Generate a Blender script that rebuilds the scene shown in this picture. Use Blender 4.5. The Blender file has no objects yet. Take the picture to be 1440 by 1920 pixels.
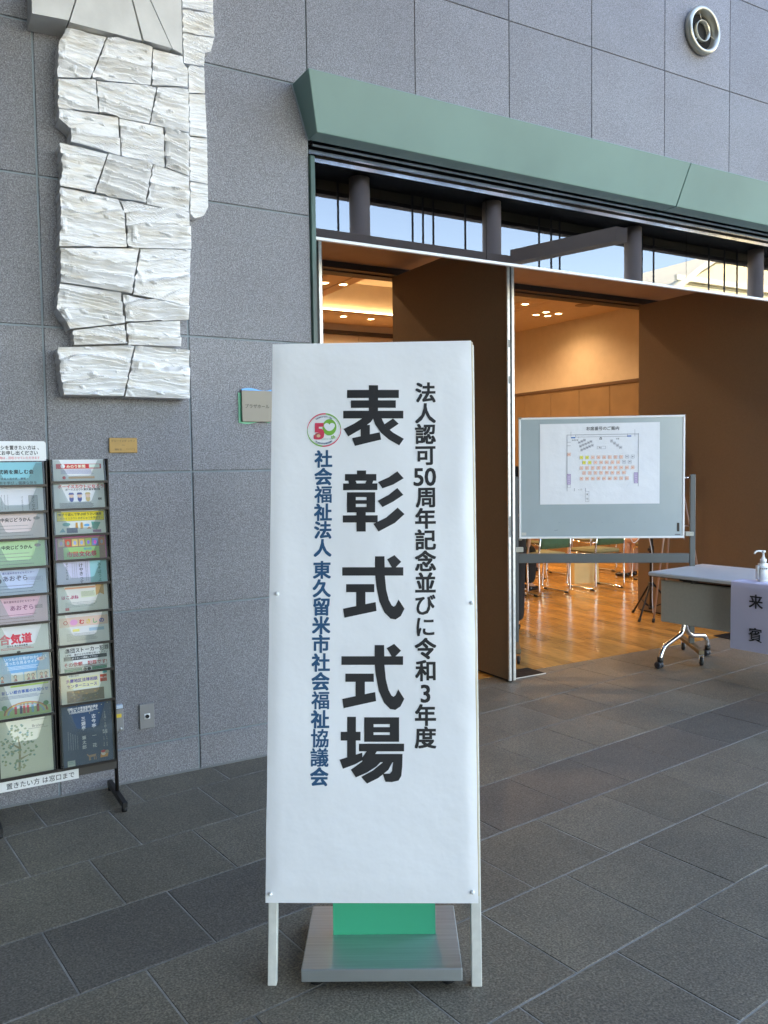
import bpy, bmesh, math, random
from mathutils import Vector, Matrix, noise
R = math.radians
random.seed(7)
C = bpy.context.scene.collection
scn = bpy.context.scene

# ------------------------------------------------------------------ camera, sky, sun, exposure
# World frame: X runs along the granite facade, Y into the building (facade face at Y=0), Z up.
cam = bpy.data.cameras.new('camera'); co = bpy.data.objects.new('camera', cam); C.objects.link(co)
yaw, pitch, roll = R(30), .0568, -.014
fw = Vector((math.sin(yaw)*math.cos(pitch), math.cos(yaw)*math.cos(pitch), -math.sin(pitch)))
rt = Vector((math.cos(yaw), -math.sin(yaw), 0)); dn = fw.cross(rt)
rt2 = rt*math.cos(roll) - dn*math.sin(roll); dn2 = rt*math.sin(roll) + dn*math.cos(roll)
m = Matrix((rt2, -dn2, -fw)).transposed().to_4x4(); m.translation = (0, -3.985, 1.5)
co.matrix_world = m
cam.sensor_fit = 'VERTICAL'; cam.sensor_height = 24; cam.lens = 19.5
cam.clip_start = .05; cam.clip_end = 500
scn.camera = co

SUN_EL, SUN_AZ = 38, 20      # the sun stands behind the hall, so the facade is in open shade
world = bpy.data.worlds.new('World'); scn.world = world; world.use_nodes = True
nt = world.node_tree; bg = nt.nodes['Background']
sky = nt.nodes.new('ShaderNodeTexSky'); sky.sky_type = 'NISHITA'; sky.sun_disc = False
sky.sun_elevation = R(SUN_EL); sky.sun_rotation = R(SUN_AZ); sky.air_density = 1.0; sky.dust_density = .1; sky.ozone_density = 2.2
nt.links.new(sky.outputs[0], bg.inputs[0]); bg.inputs[1].default_value = .15
sl = bpy.data.lights.new('sun', 'SUN'); sl.energy = 4; sl.angle = R(.5); sl.color = (1, .93, .82)
so = bpy.data.objects.new('sun', sl); C.objects.link(so)
sd = Vector((math.sin(R(SUN_AZ))*math.cos(R(SUN_EL)), math.cos(R(SUN_AZ))*math.cos(R(SUN_EL)), math.sin(R(SUN_EL))))
so.rotation_euler = sd.to_track_quat('Z', 'Y').to_euler(); so.location = (0, 0, 30)
scn.view_settings.view_transform = 'Standard'; scn.view_settings.look = 'None'
scn.view_settings.gamma = 1; scn.view_settings.use_white_balance = True; scn.view_settings.white_balance_temperature = 7800; scn.view_settings.white_balance_tint = 15; scn.view_settings.exposure = 3.38; scn.view_settings.use_curve_mapping = False
LAMP = .42

# ------------------------------------------------------------------ materials
def mat(name, col, rough=.6, metal=0, var=0, vscale=8, bump=0, bscale=60, spec=.5, rnd=0, tr=0, alpha=1, emit=None, es=0, detail=6, stretch=None, coat=0):
    M = bpy.data.materials.new(name); M.use_nodes = True; n = M.node_tree; b = n.nodes['Principled BSDF']
    b.inputs['Base Color'].default_value = (*col, 1); b.inputs['Roughness'].default_value = rough
    b.inputs['Metallic'].default_value = metal; b.inputs['Specular IOR Level'].default_value = spec
    if coat: b.inputs['Coat Weight'].default_value = coat; b.inputs['Coat Roughness'].default_value = .12
    if tr: b.inputs['Transmission Weight'].default_value = tr
    if alpha < 1: b.inputs['Alpha'].default_value = alpha
    if emit: b.inputs['Emission Color'].default_value = (*emit, 1); b.inputs['Emission Strength'].default_value = es
    tc = n.nodes.new('ShaderNodeTexCoord'); src = tc.outputs['Object']
    if stretch:
        mp = n.nodes.new('ShaderNodeMapping'); mp.inputs['Scale'].default_value = stretch
        n.links.new(src, mp.inputs['Vector']); src = mp.outputs[0]
    last = None
    if var:
        nz = n.nodes.new('ShaderNodeTexNoise'); nz.inputs['Scale'].default_value = vscale; nz.inputs['Detail'].default_value = detail
        n.links.new(src, nz.inputs['Vector'])
        cr = n.nodes.new('ShaderNodeMapRange'); cr.inputs[1].default_value = .3; cr.inputs[2].default_value = .7
        cr.inputs[3].default_value = 1-var; cr.inputs[4].default_value = 1+var
        n.links.new(nz.outputs['Fac'], cr.inputs[0])
        mu = n.nodes.new('ShaderNodeVectorMath'); mu.operation = 'SCALE'; mu.inputs[0].default_value = col
        n.links.new(cr.outputs[0], mu.inputs['Scale']); last = mu.outputs[0]
    if rnd:
        oi = n.nodes.new('ShaderNodeObjectInfo'); mr = n.nodes.new('ShaderNodeMapRange')
        mr.inputs[3].default_value = 1-rnd; mr.inputs[4].default_value = 1+rnd
        n.links.new(oi.outputs['Random'], mr.inputs[0])
        mu = n.nodes.new('ShaderNodeVectorMath'); mu.operation = 'SCALE'
        if last: n.links.new(last, mu.inputs[0])
        else: mu.inputs[0].default_value = col
        n.links.new(mr.outputs[0], mu.inputs['Scale']); last = mu.outputs[0]
    if last: n.links.new(last, b.inputs['Base Color'])
    if bump:
        nz = n.nodes.new('ShaderNodeTexNoise'); nz.inputs['Scale'].default_value = bscale; nz.inputs['Detail'].default_value = 5
        n.links.new(src, nz.inputs['Vector'])
        bp = n.nodes.new('ShaderNodeBump'); bp.inputs['Strength'].default_value = bump; bp.inputs['Distance'].default_value = .01
        n.links.new(nz.outputs['Fac'], bp.inputs['Height']); n.links.new(bp.outputs[0], b.inputs['Normal'])
    return M

def granite(name, dark, light, warm, s=260, rough=.55, rnd=.06, bmp=.25):
    """speckled stone: fine grains + flecks + broad clouding, in world position so that copies differ"""
    M = bpy.data.materials.new(name); M.use_nodes = True; n = M.node_tree; b = n.nodes['Principled BSDF']; L = n.links
    g = n.nodes.new('ShaderNodeNewGeometry'); P = g.outputs['Position']
    n1 = n.nodes.new('ShaderNodeTexNoise'); n1.inputs['Scale'].default_value = s; n1.inputs['Detail'].default_value = 3; L.new(P, n1.inputs['Vector'])
    r1 = n.nodes.new('ShaderNodeValToRGB'); r1.color_ramp.elements[0].position = .36; r1.color_ramp.elements[1].position = .64
    r1.color_ramp.elements[0].color = (*dark, 1); r1.color_ramp.elements[1].color = (*light, 1); L.new(n1.outputs['Fac'], r1.inputs[0])
    v = n.nodes.new('ShaderNodeTexVoronoi'); v.inputs['Scale'].default_value = s*.9; L.new(P, v.inputs['Vector'])
    r2 = n.nodes.new('ShaderNodeMapRange'); r2.inputs[1].default_value = .0; r2.inputs[2].default_value = 1; r2.inputs[3].default_value = .72; r2.inputs[4].default_value = 1.3
    L.new(v.outputs['Color'], r2.inputs[0])
    mu = n.nodes.new('ShaderNodeVectorMath'); mu.operation = 'SCALE'; L.new(r1.outputs[0], mu.inputs[0]); L.new(r2.outputs[0], mu.inputs['Scale'])
    n3 = n.nodes.new('ShaderNodeTexNoise'); n3.inputs['Scale'].default_value = 2.2; n3.inputs['Detail'].default_value = 6; n3.inputs['Roughness'].default_value = .65; L.new(P, n3.inputs['Vector'])
    r3 = n.nodes.new('ShaderNodeMapRange'); r3.inputs[1].default_value = .35; r3.inputs[2].default_value = .65; L.new(n3.outputs['Fac'], r3.inputs[0])
    mx = n.nodes.new('ShaderNodeMix'); mx.data_type = 'RGBA'; mx.blend_type = 'MULTIPLY'; mx.inputs[7].default_value = (*warm, 1)
    L.new(r3.outputs[0], mx.inputs[0]); L.new(mu.outputs[0], mx.inputs[6])
    oi = n.nodes.new('ShaderNodeObjectInfo'); mr = n.nodes.new('ShaderNodeMapRange'); mr.inputs[3].default_value = 1-rnd; mr.inputs[4].default_value = 1+rnd
    L.new(oi.outputs['Random'], mr.inputs[0])
    m2 = n.nodes.new('ShaderNodeVectorMath'); m2.operation = 'SCALE'; L.new(mx.outputs[2], m2.inputs[0]); L.new(mr.outputs[0], m2.inputs['Scale'])
    L.new(m2.outputs[0], b.inputs['Base Color'])
    rr = n.nodes.new('ShaderNodeMapRange'); rr.inputs[3].default_value = rough-.1; rr.inputs[4].default_value = rough+.12; L.new(n3.outputs['Fac'], rr.inputs[0]); L.new(rr.outputs[0], b.inputs['Roughness'])
    bp = n.nodes.new('ShaderNodeBump'); bp.inputs['Strength'].default_value = bmp; bp.inputs['Distance'].default_value = .004
    L.new(n1.outputs['Fac'], bp.inputs['Height']); L.new(bp.outputs[0], b.inputs['Normal'])
    return M

M_gran = granite('granite_cladding', (.12, .122, .132), (.28, .282, .30), (.92, .9, .9), s=190, bmp=.30, rnd=.10)
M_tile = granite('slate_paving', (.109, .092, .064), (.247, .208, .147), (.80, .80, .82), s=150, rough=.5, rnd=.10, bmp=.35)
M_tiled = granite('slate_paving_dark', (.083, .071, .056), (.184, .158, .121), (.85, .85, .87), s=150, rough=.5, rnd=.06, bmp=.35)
M_seal = mat('grey_sealant', (.22, .27, .30), .6, var=.1)
M_sealdark = mat('dark_joint', (.15, .16, .165), .7)
M_grout = mat('tile_grout', (.30, .285, .25), .9, var=.45, vscale=5)
M_cer = None
def ceramic():
    M = bpy.data.materials.new('glazed_white_ceramic'); M.use_nodes = True; n = M.node_tree; b = n.nodes['Principled BSDF']; L = n.links
    g = n.nodes.new('ShaderNodeNewGeometry')
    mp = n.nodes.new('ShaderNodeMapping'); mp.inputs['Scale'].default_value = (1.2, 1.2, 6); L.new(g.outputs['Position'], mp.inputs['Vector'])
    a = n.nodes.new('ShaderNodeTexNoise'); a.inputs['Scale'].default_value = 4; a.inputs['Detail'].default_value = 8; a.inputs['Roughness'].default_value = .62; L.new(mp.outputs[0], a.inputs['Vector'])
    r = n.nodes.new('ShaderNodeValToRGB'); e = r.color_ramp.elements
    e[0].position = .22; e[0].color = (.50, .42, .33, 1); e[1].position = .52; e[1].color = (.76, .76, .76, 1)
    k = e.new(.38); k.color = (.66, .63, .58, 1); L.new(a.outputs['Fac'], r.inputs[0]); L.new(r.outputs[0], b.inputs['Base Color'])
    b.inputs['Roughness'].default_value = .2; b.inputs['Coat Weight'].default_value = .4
    bp = n.nodes.new('ShaderNodeBump'); bp.inputs['Strength'].default_value = .32; bp.inputs['Distance'].default_value = .02
    c = n.nodes.new('ShaderNodeTexNoise'); c.inputs['Scale'].default_value = 14; c.inputs['Detail'].default_value = 8; L.new(mp.outputs[0], c.inputs['Vector'])
    L.new(c.outputs['Fac'], bp.inputs['Height']); L.new(bp.outputs[0], b.inputs['Normal'])
    return M
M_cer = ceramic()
M_cers = mat('smooth_white_ceramic', (.62, .60, .56), .3, var=.14, vscale=5, bump=.25, bscale=9)
M_canopy = mat('green_painted_steel', (.148, .262, .238), .40, var=.10, vscale=1.6, bump=.05, bscale=3)
M_trim = mat('patinated_green_stone', (.03, .075, .06), .35, var=.7, vscale=9, stretch=(1, 1, .35))
M_steel = mat('polished_steel', (.68, .70, .74), .07, 1, var=.22, vscale=5, bump=.03, bscale=5)
M_brush = mat('brushed_stainless', (.49, .53, .525), .42, .8, var=.12, vscale=3, bump=.04, bscale=200, stretch=(1, 40, 1))
M_alu = mat('aluminium_edge', (.60, .60, .59), .42, .7, var=.14, vscale=30)
M_chrome = mat('chrome', (.78, .78, .78), .1, 1)
M_black = mat('black_rubber', (.012, .012, .012), .6)
M_blackm = mat('black_metal', (.018, .017, .017), .42, .3)
M_rack = mat('dark_bronze_rack', (.030, .025, .022), .4, .5)
M_darkbrown = mat('dark_brown_steel', (.035, .025, .018), .6)
M_house = mat('beige_track_housing', (.75, .70, .54), .55, var=.15, vscale=3)
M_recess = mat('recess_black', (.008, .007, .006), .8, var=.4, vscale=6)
M_panel = mat('brown_door_laminate', (.205, .145, .092), .55, var=.06, vscale=90, bump=.06, bscale=300)
M_soffit = mat('beige_soffit', (.34, .25, .19), .7, var=.05)
M_ivory = mat('ivory_plaster', (.50, .42, .31), .8, var=.04)
M_ceil = mat('ceiling_board', (.48, .36, .24), .8, var=.03)
M_dado = mat('brown_dado_panel', (.20, .125, .06), .6, var=.1, vscale=3)
M_dline = mat('dado_rail', (.09, .045, .02), .5)
M_wood = mat('oak_plank', (.54, .285, .078), .2, var=.40, vscale=6, rnd=.24, bump=.05, bscale=20, stretch=(12, 1, 1), coat=.3)
M_woodbase = mat('plank_gap', (.10, .045, .018), .6)
M_white = mat('white_paint', (.75, .76, .75), .4, var=.03)
M_whitep = mat('white_painted_wood', (.62, .62, .56), .5, var=.08, vscale=30, bump=.1, bscale=40)
M_wb = mat('whiteboard_enamel', (.34, .41, .43), .22, var=.02)
M_greyp = mat('grey_painted_steel', (.085, .095, .095), .45, var=.05)
M_brass = mat('brass_plate', (.25, .155, .055), .38, .6, var=.1, vscale=20)
M_taupe = mat('taupe_plate', (.22, .195, .155), .45, .15)
M_blue = mat('sky_blue_acrylic', (.02, .32, .75), .3)
M_green = mat('green_acrylic', (.07, .46, .26), .35)
M_signgreen = mat('green_sign_panel', (.02, .40, .215), .35)
M_sockets = mat('socket_grey', (.24, .235, .225), .5)
M_tabletop = mat('white_grey_laminate', (.56, .57, .56), .3, var=.03)
M_modest = mat('grey_modesty_panel', (.46, .46, .40), .55, var=.04, vscale=50)
M_tan = mat('tan_steel', (.16, .12, .07), .5, .3)
M_plastic = mat('white_plastic', (.82, .84, .82), .3)
M_seat = mat('olive_seat_fabric', (.22, .215, .12), .85, var=.12, vscale=90, bump=.15, bscale=250)
M_chairg = mat('green_chair_fabric', (.05, .125, .07), .85, var=.15, vscale=120, bump=.2, bscale=250)
M_cloth = mat('black_wool', (.012, .012, .014), .85, var=.2, vscale=60, bump=.1)
M_clothn = mat('navy_wool', (.02, .024, .04), .85, var=.2, vscale=60)
M_shirt = mat('white_shirt', (.6, .6, .62), .8)
M_skin = mat('skin', (.50, .28, .19), .5, var=.06)
M_hairg = mat('grey_hair', (.16, .14, .12), .6, var=.3, vscale=60)
M_hairb = mat('black_hair', (.015, .012, .01), .5, var=.3, vscale=60)
M_shoe = mat('black_leather', (.012, .013, .018), .25)
M_bag = mat('cream_paper_bag', (.66, .52, .26), .7, var=.04)
M_lampglow = mat('lamp_glow', (1, .8, .5), .5, emit=(1, .78, .42), es=5)
M_roofsteel = mat('brown_steel_structure', (.72, .54, .42), .55, var=.06, vscale=2)
M_post = mat('dark_post', (.03, .03, .035), .5)
M_cream = mat('cream_render', (.72, .64, .42), .8, var=.05, vscale=.3)
M_creamw = mat('pale_render', (.75, .74, .62), .8, var=.05, vscale=.3)
M_darkroof = mat('dark_roof_sheet', (.05, .055, .065), .6)
M_ink = mat('black_ink', (.013, .013, .014), .55)
M_navyink = mat('navy_ink', (.008, .080, .18), .55)

def papermat(name, col, bump=.0, bs=6, rough=.55):
    return mat(name, col, rough, var=.025, vscale=3, bump=bump, bscale=bs)
M_paper = papermat('poster_paper', (.84, .85, .855), 1.1, 3.4, .36)
M_paper2 = papermat('plan_paper', (.74, .76, .79), .5, 9, .5)
M_lav = papermat('lavender_paper', (.55, .54, .68), .25, 7, .6)

def glassmat(name, tint, refl, rough=.0, mixw=None):
    M = bpy.data.materials.new(name); M.use_nodes = True; n = M.node_tree; n.nodes.clear(); L = n.links
    o = n.nodes.new('ShaderNodeOutputMaterial'); t = n.nodes.new('ShaderNodeBsdfTransparent'); t.inputs[0].default_value = (*tint, 1)
    g = n.nodes.new('ShaderNodeBsdfGlossy'); g.inputs['Roughness'].default_value = rough
    f = n.nodes.new('ShaderNodeLayerWeight'); f.inputs[0].default_value = refl
    mx = n.nodes.new('ShaderNodeMixShader'); L.new(f.outputs['Fresnel'], mx.inputs[0]); L.new(t.outputs[0], mx.inputs[1]); L.new(g.outputs[0], mx.inputs[2])
    if mixw:
        d = n.nodes.new('ShaderNodeBsdfDiffuse'); d.inputs[0].default_value = (*mixw[0], 1); m3 = n.nodes.new('ShaderNodeMixShader'); m3.inputs[0].default_value = mixw[1]
        L.new(mx.outputs[0], m3.inputs[1]); L.new(d.outputs[0], m3.inputs[2]); L.new(m3.outputs[0], o.inputs[0])
    else: L.new(mx.outputs[0], o.inputs[0])
    return M
M_glass = glassmat('coated_transom_glass', (.66, .71, .73), .60)
M_pocket = glassmat('clear_smoky_pocket', (.74, .78, .75), .25, .05, ((.34, .37, .34), .16))

colm = {}
def ink(c):
    k = tuple(round(x, 3) for x in c)
    if k not in colm: colm[k] = mat('print_ink', c, .6)
    return colm[k]

# ------------------------------------------------------------------ helpers
class MB:
    def __init__(s): s.v = []; s.f = []; s.m = []; s.mats = []; s.smooth = []
    def mi(s, M):
        if M not in s.mats: s.mats.append(M)
        return s.mats.index(M)
    def add(s, vs, fs, M=None, sm=False):
        o = len(s.v); s.v += [tuple(v) for v in vs]; k = s.mi(M) if M else 0
        for f in fs: s.f.append([i+o for i in f]); s.m.append(k); s.smooth.append(sm)
        return s
    def box(s, x0, x1, y0, y1, z0, z1, M=None):
        vs = [(x, y, z) for z in (z0, z1) for y in (y0, y1) for x in (x0, x1)]
        return s.add(vs, [(0, 2, 3, 1), (4, 5, 7, 6), (0, 1, 5, 4), (2, 6, 7, 3), (0, 4, 6, 2), (1, 3, 7, 5)], M)
    def bbox(s, x0, x1, y0, y1, z0, z1, b=.003, M=None):
        """box with bevelled edges"""
        bm = bmesh.new(); bmesh.ops.create_cube(bm, size=1)
        for v in bm.verts: v.co = Vector(((x0+x1)/2+v.co.x*(x1-x0), (y0+y1)/2+v.co.y*(y1-y0), (z0+z1)/2+v.co.z*(z1-z0)))
        bmesh.ops.bevel(bm, geom=bm.edges[:], offset=b, segments=1, affect='EDGES')
        s.bm(bm, M); return s
    def bm(s, bm, M=None, sm=False):
        bm.verts.index_update(); s.add([v.co[:] for v in bm.verts], [[v.index for v in f.verts] for f in bm.faces], M, sm); bm.free(); return s
    def prism(s, pts, a0, a1, axis='y', M=None):
        """polygon pts (2D) extruded from a0 to a1 along axis"""
        n = len(pts)
        def P(p, a): return {'y': (p[0], a, p[1]), 'z': (p[0], p[1], a), 'x': (a, p[0], p[1])}[axis]
        vs = [P(p, a0) for p in pts]+[P(p, a1) for p in pts]
        return s.add(vs, [list(range(n)), list(range(2*n-1, n-1, -1))]+[(i, n+i, n+(i+1) % n, (i+1) % n) for i in range(n)], M)
    def tube(s, pts, r, seg=10, M=None, cap=True):
        pts = [Vector(p) for p in pts]; rs = r if isinstance(r, (list, tuple)) else [r]*len(pts)
        t0 = (pts[1]-pts[0]).normalized(); up = Vector((0, 0, 1)) if abs(t0.z) < .9 else Vector((1, 0, 0))
        a = t0.cross(up).normalized(); vs = []
        for i, p in enumerate(pts):
            t = (pts[min(i+1, len(pts)-1)]-pts[max(i-1, 0)]).normalized(); a = (a-t*a.dot(t)).normalized(); b = t.cross(a)
            for k in range(seg): w = 2*math.pi*k/seg; vs.append(p+(a*math.cos(w)+b*math.sin(w))*rs[i])
        fs = [(i*seg+k, i*seg+(k+1) % seg, (i+1)*seg+(k+1) % seg, (i+1)*seg+k) for i in range(len(pts)-1) for k in range(seg)]
        if cap: fs += [list(range(seg))[::-1], [len(vs)-seg+k for k in range(seg)]]
        return s.add(vs, fs, M, True)
    def lathe(s, prof, c=(0, 0, 0), axis='z', seg=24, M=None, sy=1.0):
        vs = []
        for r, h in prof:
            for k in range(seg):
                w = 2*math.pi*k/seg; a, b = r*math.cos(w), r*math.sin(w)*sy
                vs.append({'z': (c[0]+a, c[1]+b, c[2]+h), 'y': (c[0]+a, c[1]+h, c[2]+b), 'x': (c[0]+h, c[1]+a, c[2]+b)}[axis])
        n = len(prof); fs = [(i*seg+k, i*seg+(k+1) % seg, (i+1)*seg+(k+1) % seg, (i+1)*seg+k) for i in range(n-1) for k in range(seg)]
        return s.add(vs, fs, M, True)
    def build(s, name, M=None, parent=None, loc=None, recalc=True):
        me = bpy.data.meshes.new(name); me.from_pydata(s.v, [], s.f)
        for mm in (s.mats if s.mats and s.mats[0] else []): me.materials.append(mm)
        if not me.materials and M: me.materials.append(M)
        me.polygons.foreach_set('material_index', s.m if me.materials and len(me.materials) > 1 else [0]*len(s.m))
        me.polygons.foreach_set('use_smooth', s.smooth)
        if recalc:
            bm = bmesh.new(); bm.from_mesh(me); bmesh.ops.recalc_face_normals(bm, faces=bm.faces); bm.to_mesh(me); bm.free()
        o = bpy.data.objects.new(name, me); C.objects.link(o)
        if parent: o.parent = parent
        if loc: o.location = loc
        return o

def fillet(pts, r, n=5):
    pts = [Vector(p) for p in pts]; out = [pts[0]]
    for i in range(1, len(pts)-1):
        a, b, c = pts[i-1], pts[i], pts[i+1]; u = (a-b); v = (c-b); d = min(r, u.length*.49, v.length*.49); p = b+u.normalized()*d; q = b+v.normalized()*d
        for k in range(n+1): t = k/n; out.append(p*(1-t)**2+b*2*t*(1-t)+q*t*t)
    return out+[pts[-1]]

def tag(o, label=None, cat=None, group=None, kind=None):
    if label: o['label'] = label
    if cat: o['category'] = cat
    if group: o['group'] = group
    if kind: o['kind'] = kind
    return o
def empty(name, loc=(0, 0, 0), rz=0, rx=0, ry=0):
    o = bpy.data.objects.new(name, None); C.objects.link(o); o.location = loc; o.rotation_euler = (rx, ry, rz); o.empty_display_size = .1; return o
def copy_tree(o, parent=None, loc=None, rz=None):
    c = o.copy(); C.objects.link(c); c.parent = parent
    if loc is not None: c.location = loc
    if rz is not None: c.rotation_euler = (0, 0, rz)
    for ch in list(o.children): copy_tree(ch, c)
    return c

# ---- lettering: glyph outlines from Blender's built-in font, filled to a mesh
_fc = bpy.data.curves.new('glyph', 'FONT'); _fo = bpy.data.objects.new('glyph', _fc); C.objects.link(_fo); _fc.resolution_u = 3
_gl = {}
def glyph(ch):
    if ch not in _gl:
        _fc.body = ch; _fc.update_tag(); bpy.context.view_layer.update()
        dg = bpy.context.evaluated_depsgraph_get(); e = _fo.evaluated_get(dg); me = e.to_mesh()
        vs = [(v.co.x, v.co.y) for v in me.vertices]; fs = [list(p.vertices) for p in me.polygons]; e.to_mesh_clear()
        w = (max(v[0] for v in vs)-min(v[0] for v in vs)) if vs else .25
        _gl[ch] = (vs, fs, w, (min(v[0] for v in vs)+max(v[0] for v in vs))/2 if vs else 0)
    return _gl[ch]
MINK = [(0, 0), (1, 0), (-1, 0), (0, 1), (0, -1), (1, 1), (-1, 1), (1, -1), (-1, -1)]
class Print:
    """flat print on a plane: origin O, axes u (right), v (up), n (out); one mesh per thing"""
    def __init__(s, O, u, v, n, off=.0006, surf=None): s.O, s.u, s.v, s.n = Vector(O), Vector(u), Vector(v), Vector(n); s.off = off; s.mb = MB(); s.lay = 0; s.surf = surf
    def P(s, x, y, e=0): return s.O+s.u*x+s.v*y+s.n*(s.off+s.lay*1.2e-4+e+(s.surf(x, y) if s.surf else 0))
    def ch(s, c, x, y, size, col, bold=0, sx=1, rot=0, bx=None):
        vs, fs, w, cx = glyph(c); b = bold*size
        for i, (dx, dy) in enumerate(MINK if bold else MINK[:1]):
            dx, dy = dx*(bx*size if bx else b), dy*b; q = []
            for a, h in vs:
                a = (a-cx)*size*sx; h = (h-.38)*size
                if rot: a, h = h, -a
                q.append(s.P(x+a+dx, y+h+dy, i*2.5e-5))
            s.mb.add(q, fs, col)
    def h(s, t, x, y, size, col, bold=0, sx=1, align='c', adv=None):
        ws = [adv*size if adv else (size*sx*(1.02 if ord(k) > 0x2000 else glyph(k)[2]+.09) if k != ' ' else size*.35*sx) for k in t]
        W = sum(ws); cx = x-(W/2 if align == 'c' else 0)
        for k, w in zip(t, ws):
            if k != ' ': s.ch(k, cx+w/2, y, size, col, bold, sx)
            cx += w
        s.lay += 1
    def vert(s, t, x, y, size, pitch, col, bold=0, sx=1):
        for k in t:
            if k not in ' ': s.ch(k, x, y, size, col, bold, sx, rot=1 if k in 'ー…' else 0)
            y -= pitch
        s.lay += 1
    def rect(s, x0, y0, x1, y1, col):
        s.mb.add([s.P(x0, y0), s.P(x1, y0), s.P(x1, y1), s.P(x0, y1)], [(0, 1, 2, 3)], col); s.lay += 1
    def frame(s, x0, y0, x1, y1, t, col):
        for a in ((x0, y0, x1, y0+t), (x0, y1-t, x1, y1), (x0, y0+t, x0+t, y1-t), (x1-t, y0+t, x1, y1-t)):
            s.mb.add([s.P(a[0], a[1]), s.P(a[2], a[1]), s.P(a[2], a[3]), s.P(a[0], a[3])], [(0, 1, 2, 3)], col)
        s.lay += 1
    def poly(s, pts, col): s.mb.add([s.P(*p) for p in pts], [list(range(len(pts)))], col); s.lay += 1
    def ell(s, x, y, a, b, col, n=20): s.poly([(x+a*math.cos(2*math.pi*k/n), y+b*math.sin(2*math.pi*k/n)) for k in range(n)], col)
    def ring(s, x, y, a, t, cols, n=48, tf=None):
        for k in range(n):
            w0, w1 = 2*math.pi*k/n, 2*math.pi*(k+1)/n; t0 = t*(tf(w0) if tf else 1); t1 = t*(tf(w1) if tf else 1)
            s.mb.add([s.P(x+math.cos(w)*r, y+math.sin(w)*r) for w, r in ((w0, a), (w1, a), (w1, a-t1), (w0, a-t0))], [(0, 1, 2, 3)], cols(w0) if callable(cols) else cols)
        s.lay += 1
    def micro(s, x0, y0, x1, y1, lh, col, seed=0, fill=.8):
        """rows of small type too small to read: broken strokes"""
        rg = random.Random(seed); y = y1; 
        while y-lh*.5 >= y0:
            x = x0
            while x < x1-(x1-x0)*(1-fill)*rg.random():
                w = lh*(.35+.5*rg.random()); s.mb.add([s.P(x, y-lh*.5), s.P(min(x+w, x1), y-lh*.5), s.P(min(x+w, x1), y), s.P(x, y)], [(0, 1, 2, 3)], col); x += w+lh*.22
            y -= lh
        s.lay += 1
    def build(s, name, parent):
        o = s.mb.build(name, None, parent, recalc=False); return o

# ================================================================== THE GROUND
FA = R(6.7); e1 = Vector((math.cos(FA), math.sin(FA))); e2 = Vector((-math.sin(FA), math.cos(FA))); CX, CY = 0.0, -3.985
def fl(s, t): p = e1*s+e2*t; return (p.x+CX, p.y+CY)
gm = granite('plaza_paving', (.109, .092, .064), (.247, .208, .147), (.80, .80, .82), s=150, rough=.5, rnd=0)
_n = gm.node_tree; _b = _n.nodes['Principled BSDF']; _tc = _n.nodes.new('ShaderNodeNewGeometry'); _mp = _n.nodes.new('ShaderNodeMapping')
_mp.inputs['Rotation'].default_value = (0, 0, -FA); _n.links.new(_tc.outputs['Position'], _mp.inputs['Vector'])
_br = _n.nodes.new('ShaderNodeTexBrick'); _br.inputs['Scale'].default_value = 1; _br.inputs['Brick Width'].default_value = .4225; _br.inputs['Row Height'].default_value = .4065
_br.inputs['Mortar Size'].default_value = .003; _br.inputs['Mortar'].default_value = (.16, .16, .15, 1); _n.links.new(_mp.outputs[0], _br.inputs['Vector'])
_lk = _b.inputs['Base Color'].links[0].from_socket; _n.links.new(_lk, _br.inputs['Color1']); _n.links.new(_lk, _br.inputs['Color2']); _n.links.new(_br.outputs['Color'], _b.inputs['Base Color'])
g = MB(); X0, X1, Y0, Y1, NZ = -60, 90, -12, .64, -.012
g.add([(X0, Y0, NZ), (X1, Y0, NZ), (X1, Y1, NZ), (X0, Y1, NZ)], [(0, 1, 2, 3)]); ground = tag(g.build('ground', gm), kind='structure')
g = MB(); g.add([(-250, -300, -.03), (300, -300, -.03), (300, 250, -.03), (-250, 250, -.03)], [(0, 1, 2, 3)])
tag(g.build('terrain', mat('far_ground', (.42, .40, .36), .9, var=.2, vscale=.1)), kind='structure')

pav = empty('pavement'); tag(pav, kind='structure')
tl = [3.602, 3.189, 2.777, 2.374, 1.984, 1.568]            # joint lines running up to the right, measured from the camera foot
while tl[0] < 6.4: tl.insert(0, tl[0]+.4075)
while tl[-1] > .75: tl.append(tl[-1]-.4075)
i0 = min(range(len(tl)), key=lambda i: abs(tl[i]-3.602))
ph = {0: .727, 1: .939, 2: .661, 3: .854, 4: 1.856, 5: 2.032, -1: .894}
g = MB(); P = [fl(-3, .8), fl(9.5, .8), fl(9.5, 6.35), fl(-3, 6.35)]
def clip_y(pts, ymax):
    out = []
    for i in range(len(pts)):
        a, b = pts[i], pts[(i+1) % len(pts)]
        if a[1] <= ymax: out.append(a)
        if (a[1] <= ymax) != (b[1] <= ymax): t = (ymax-a[1])/(b[1]-a[1]); out.append((a[0]+(b[0]-a[0])*t, ymax))
    return out
gp = clip_y(P, .643); g.prism(gp, -.011, -.0022, 'z'); g.build('joint_filler', M_grout, pav)
PIT = .4225; cnt = 0
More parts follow.
